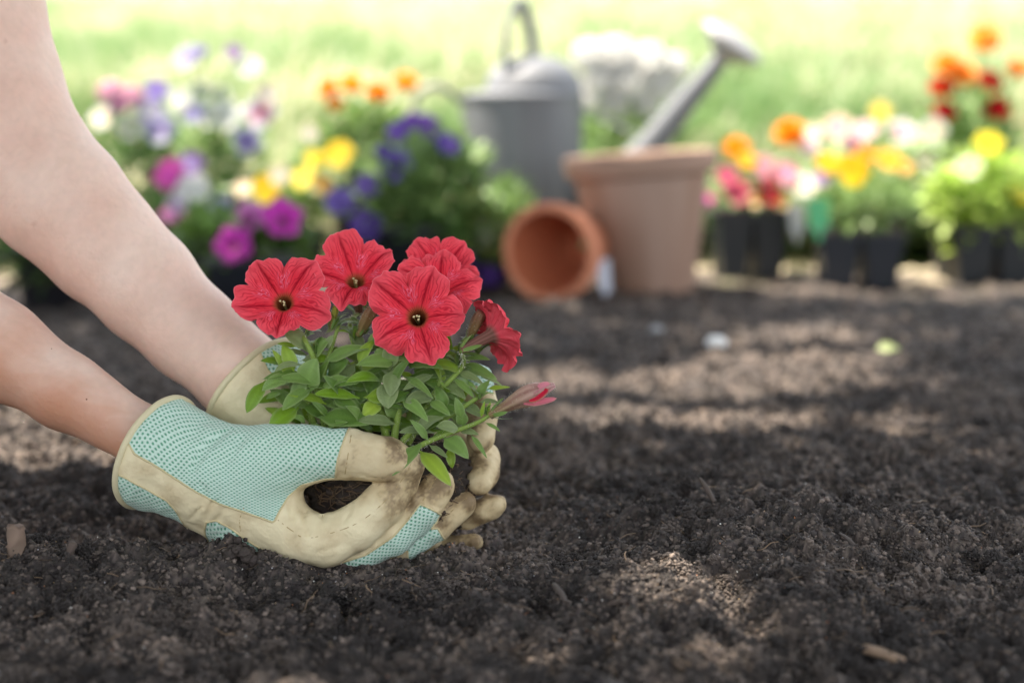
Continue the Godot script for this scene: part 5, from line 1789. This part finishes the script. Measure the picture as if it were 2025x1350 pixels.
func build_litter() -> void:
	rng.seed = 31
	var bark := lin(72, 61, 53)
	var pale := lin(150, 126, 104)
	twig("stout broken stem standing upright in the soil at the very edge", [[20, 1130, 46], [22, 1100, 46], [26, 1042, 46]], 21, 19, lin(104, 88, 76), lin(130, 110, 96), "plant_stump", "stump")
	twig("thin crooked twig crusted with soil, upright beside the broken stem", [[124, 1150, 40], [128, 1112, 40], [138, 1074, 40]], 8, 9, lin(72, 62, 56), lin(92, 80, 73))
	twig("short pale twig poking up from the soil below the near glove", [[290, 1128, 40], [297, 1112, 40], [305, 1098, 40]], 4, 2.5, pale, pale)
	for q in [[1415, 1000, 1396, 972, 9, "dark stubby stick leaning in the open soil beyond the mound"], [1260, 1196, 1188, 1212, 8, "flat dark stick lying in the pale soil of the near bed"], [1690, 1288, 1790, 1318, 15, "pale chip of wood lying in the near soil"], [1665, 1062, 1700, 1092, 5, "thin brown stick lying across the dark soil mound"], [1096, 1165, 1120, 1200, 7, "small slanting grey splinter in the soil below the fingertips"]]:
		var a := on_soil(q[0], q[1])
		var e := on_soil(q[2], q[3])
		if q[1] > q[3] and q[4] == 9: e = a + Vector3(-0.010, 0.016, -0.004)
		var m := MB.new()
		var mid := (a + e) / 2 + Vector3(0, 0.001, 0)
		m.tube(spline([a, mid, e], 5), ramp([q[4] / FL * 0.8, q[4] / FL, q[4] / FL * 0.6], 11), 8, pale if q[4] == 15 else lin(78, 68, 62), true, 0.6)
		for i in m.v.size():
			var j := n_fine.get_noise_3dv(m.v[i] * 4.0)
			m.v[i] += Vector3(j, -j, j) * 0.0008
			m.c[i] *= 1.0 + 0.3 * j
		var o := put(m.mesh(a), "wood_chip" if q[4] == 15 else "stick", self, M.crumb)
		o.position = a + Vector3(0, 0.002, 0)
		tag(o, q[5], "wood chip" if q[4] == 15 else "stick")
	for q in [[1420, 688, 0.011, lin(228, 230, 230), "white", "small white pebble lying on the shaded soil beyond the sunlit patch"], [1300, 660, 0.008, lin(150, 152, 156), "grey", "small dull grey pebble lying between the pots and the sunlit patch"]]:
		var p := on_soil(q[0], q[1])
		var m := ico(3)
		for i in m.v.size():
			m.v[i] = m.v[i] * (1.0 + 0.15 * n_fine.get_noise_3dv(m.v[i] * 0.006)) * Vector3(1.25, 0.8, 1.0) * q[2]
			m.c[i] = q[3]
		var o := put(m.mesh(), "pebble", self, M.grain)
		o.position = p + Vector3(0, q[2] * 0.6, 0)
		tag(o, q[5], "pebble")
	var lp := on_soil(1760, 702)
	var lm := MB.new()
	leaf(lm, Vector3(-0.014, 0.004, 0), Vector3(0, 0.011, 0.002), Vector3(0.015, 0.004, 0.004), 0.016, Vector3(0, 0.7, 0.7).normalized(), lin(150, 162, 112))
	var lo := put(lm.mesh(), "fallen_leaf", self, M.leaf)
	lo.position = lp + Vector3(0, 0.003, 0)
	tag(lo, "pale yellow green leaf fallen on the shaded soil", "leaf")
	# a ragged clod heaped against the near glove
	var cp := P(492, 1136, 92)
	var cm := MB.new()
	for k in 46:
		var t := rng.randf()
		var c := cb * (Vector3(rng.randf_range(-1, 1) * lerpf(70, 8, t) - lerpf(0, 24, t), lerpf(-20, 66, t), rng.randf_range(-20, 12)) / FL)
		var r := rng.randf_range(5, 15) / FL * lerpf(1.2, 0.6, t)
		var q := ico(2)
		var f := cm.v.size()
		for v in q.v: cm.add(c + v * r * (1.0 + 0.5 * n_fine.get_noise_3dv(v * 0.012 + Vector3(k, 0, 0)) ), lin(64, 56, 52) * rng.randf_range(0.8, 1.2))
		for i in q.ix: cm.ix.append(i + f)
	var co := put(cm.mesh(), "soil_clod", self, M.crumb)
	co.position = cp
	tag(co, "ragged dark clod of soil heaped against the near glove", "soil clod", "", "stuff")


func materials() -> void:
	M.rough_tex = noise_tex(0.03, 3, FastNoiseLite.TYPE_SIMPLEX_SMOOTH, 5, 512)
	M.crumb = mat(0.85, Color.WHITE, 0.5)
	M.grain = mat(0.5)

func _ready() -> void:
	# camera
	cb = Basis(Vector3.RIGHT, -atan(445.0 / FL))
	var cam := Camera3D.new()
	cam.name = "camera"
	cam.fov = rad_to_deg(2.0 * atan(675.0 / FL))
	cam.near = 0.05
	cam.far = 200.0
	cam.transform = Transform3D(cb, Vector3(0, EYE, 0))
	var att := CameraAttributesPhysical.new()
	att.frustum_focal_length = 53.0
	att.exposure_aperture = 3.0
	att.frustum_focus_distance = 0.982
	cam.attributes = att
	add_child(cam)
	# sky, exposure
	var sky := ProceduralSkyMaterial.new()
	sky.sky_top_color = Color(0.74, 0.77, 0.82)
	sky.sky_horizon_color = Color(0.93, 0.93, 0.92)
	sky.sky_curve = 0.2
	sky.ground_horizon_color = Color(0.8, 0.8, 0.76)
	sky.ground_bottom_color = Color(0.5, 0.48, 0.42)
	var env := Environment.new()
	env.background_mode = Environment.BG_SKY
	env.sky = Sky.new()
	env.sky.sky_material = sky
	env.tonemap_mode = Environment.TONE_MAPPER_LINEAR
	env.tonemap_exposure = 3.25
	env.sdfgi_enabled = true
	env.ssao_enabled = true
	env.ssil_enabled = true
	var we := WorldEnvironment.new()
	we.name = "world_environment"
	we.environment = env
	add_child(we)
	# sun
	var sun := DirectionalLight3D.new()
	sun.name = "sun"
	sun.light_energy = 1.6
	sun.light_color = Color(1.0, 0.95, 0.88)
	sun.light_angular_distance = 0.53
	sun.shadow_enabled = true
	add_child(sun)
	sun.look_at_from_position(SUN_TO, Vector3.ZERO, Vector3.UP)
	materials()
	build_ground()
	build_meadow()
	build_tree()
	build_crumbs()
	build_person()
	build_petunia()
	build_background()
	build_litter()
#BUILD
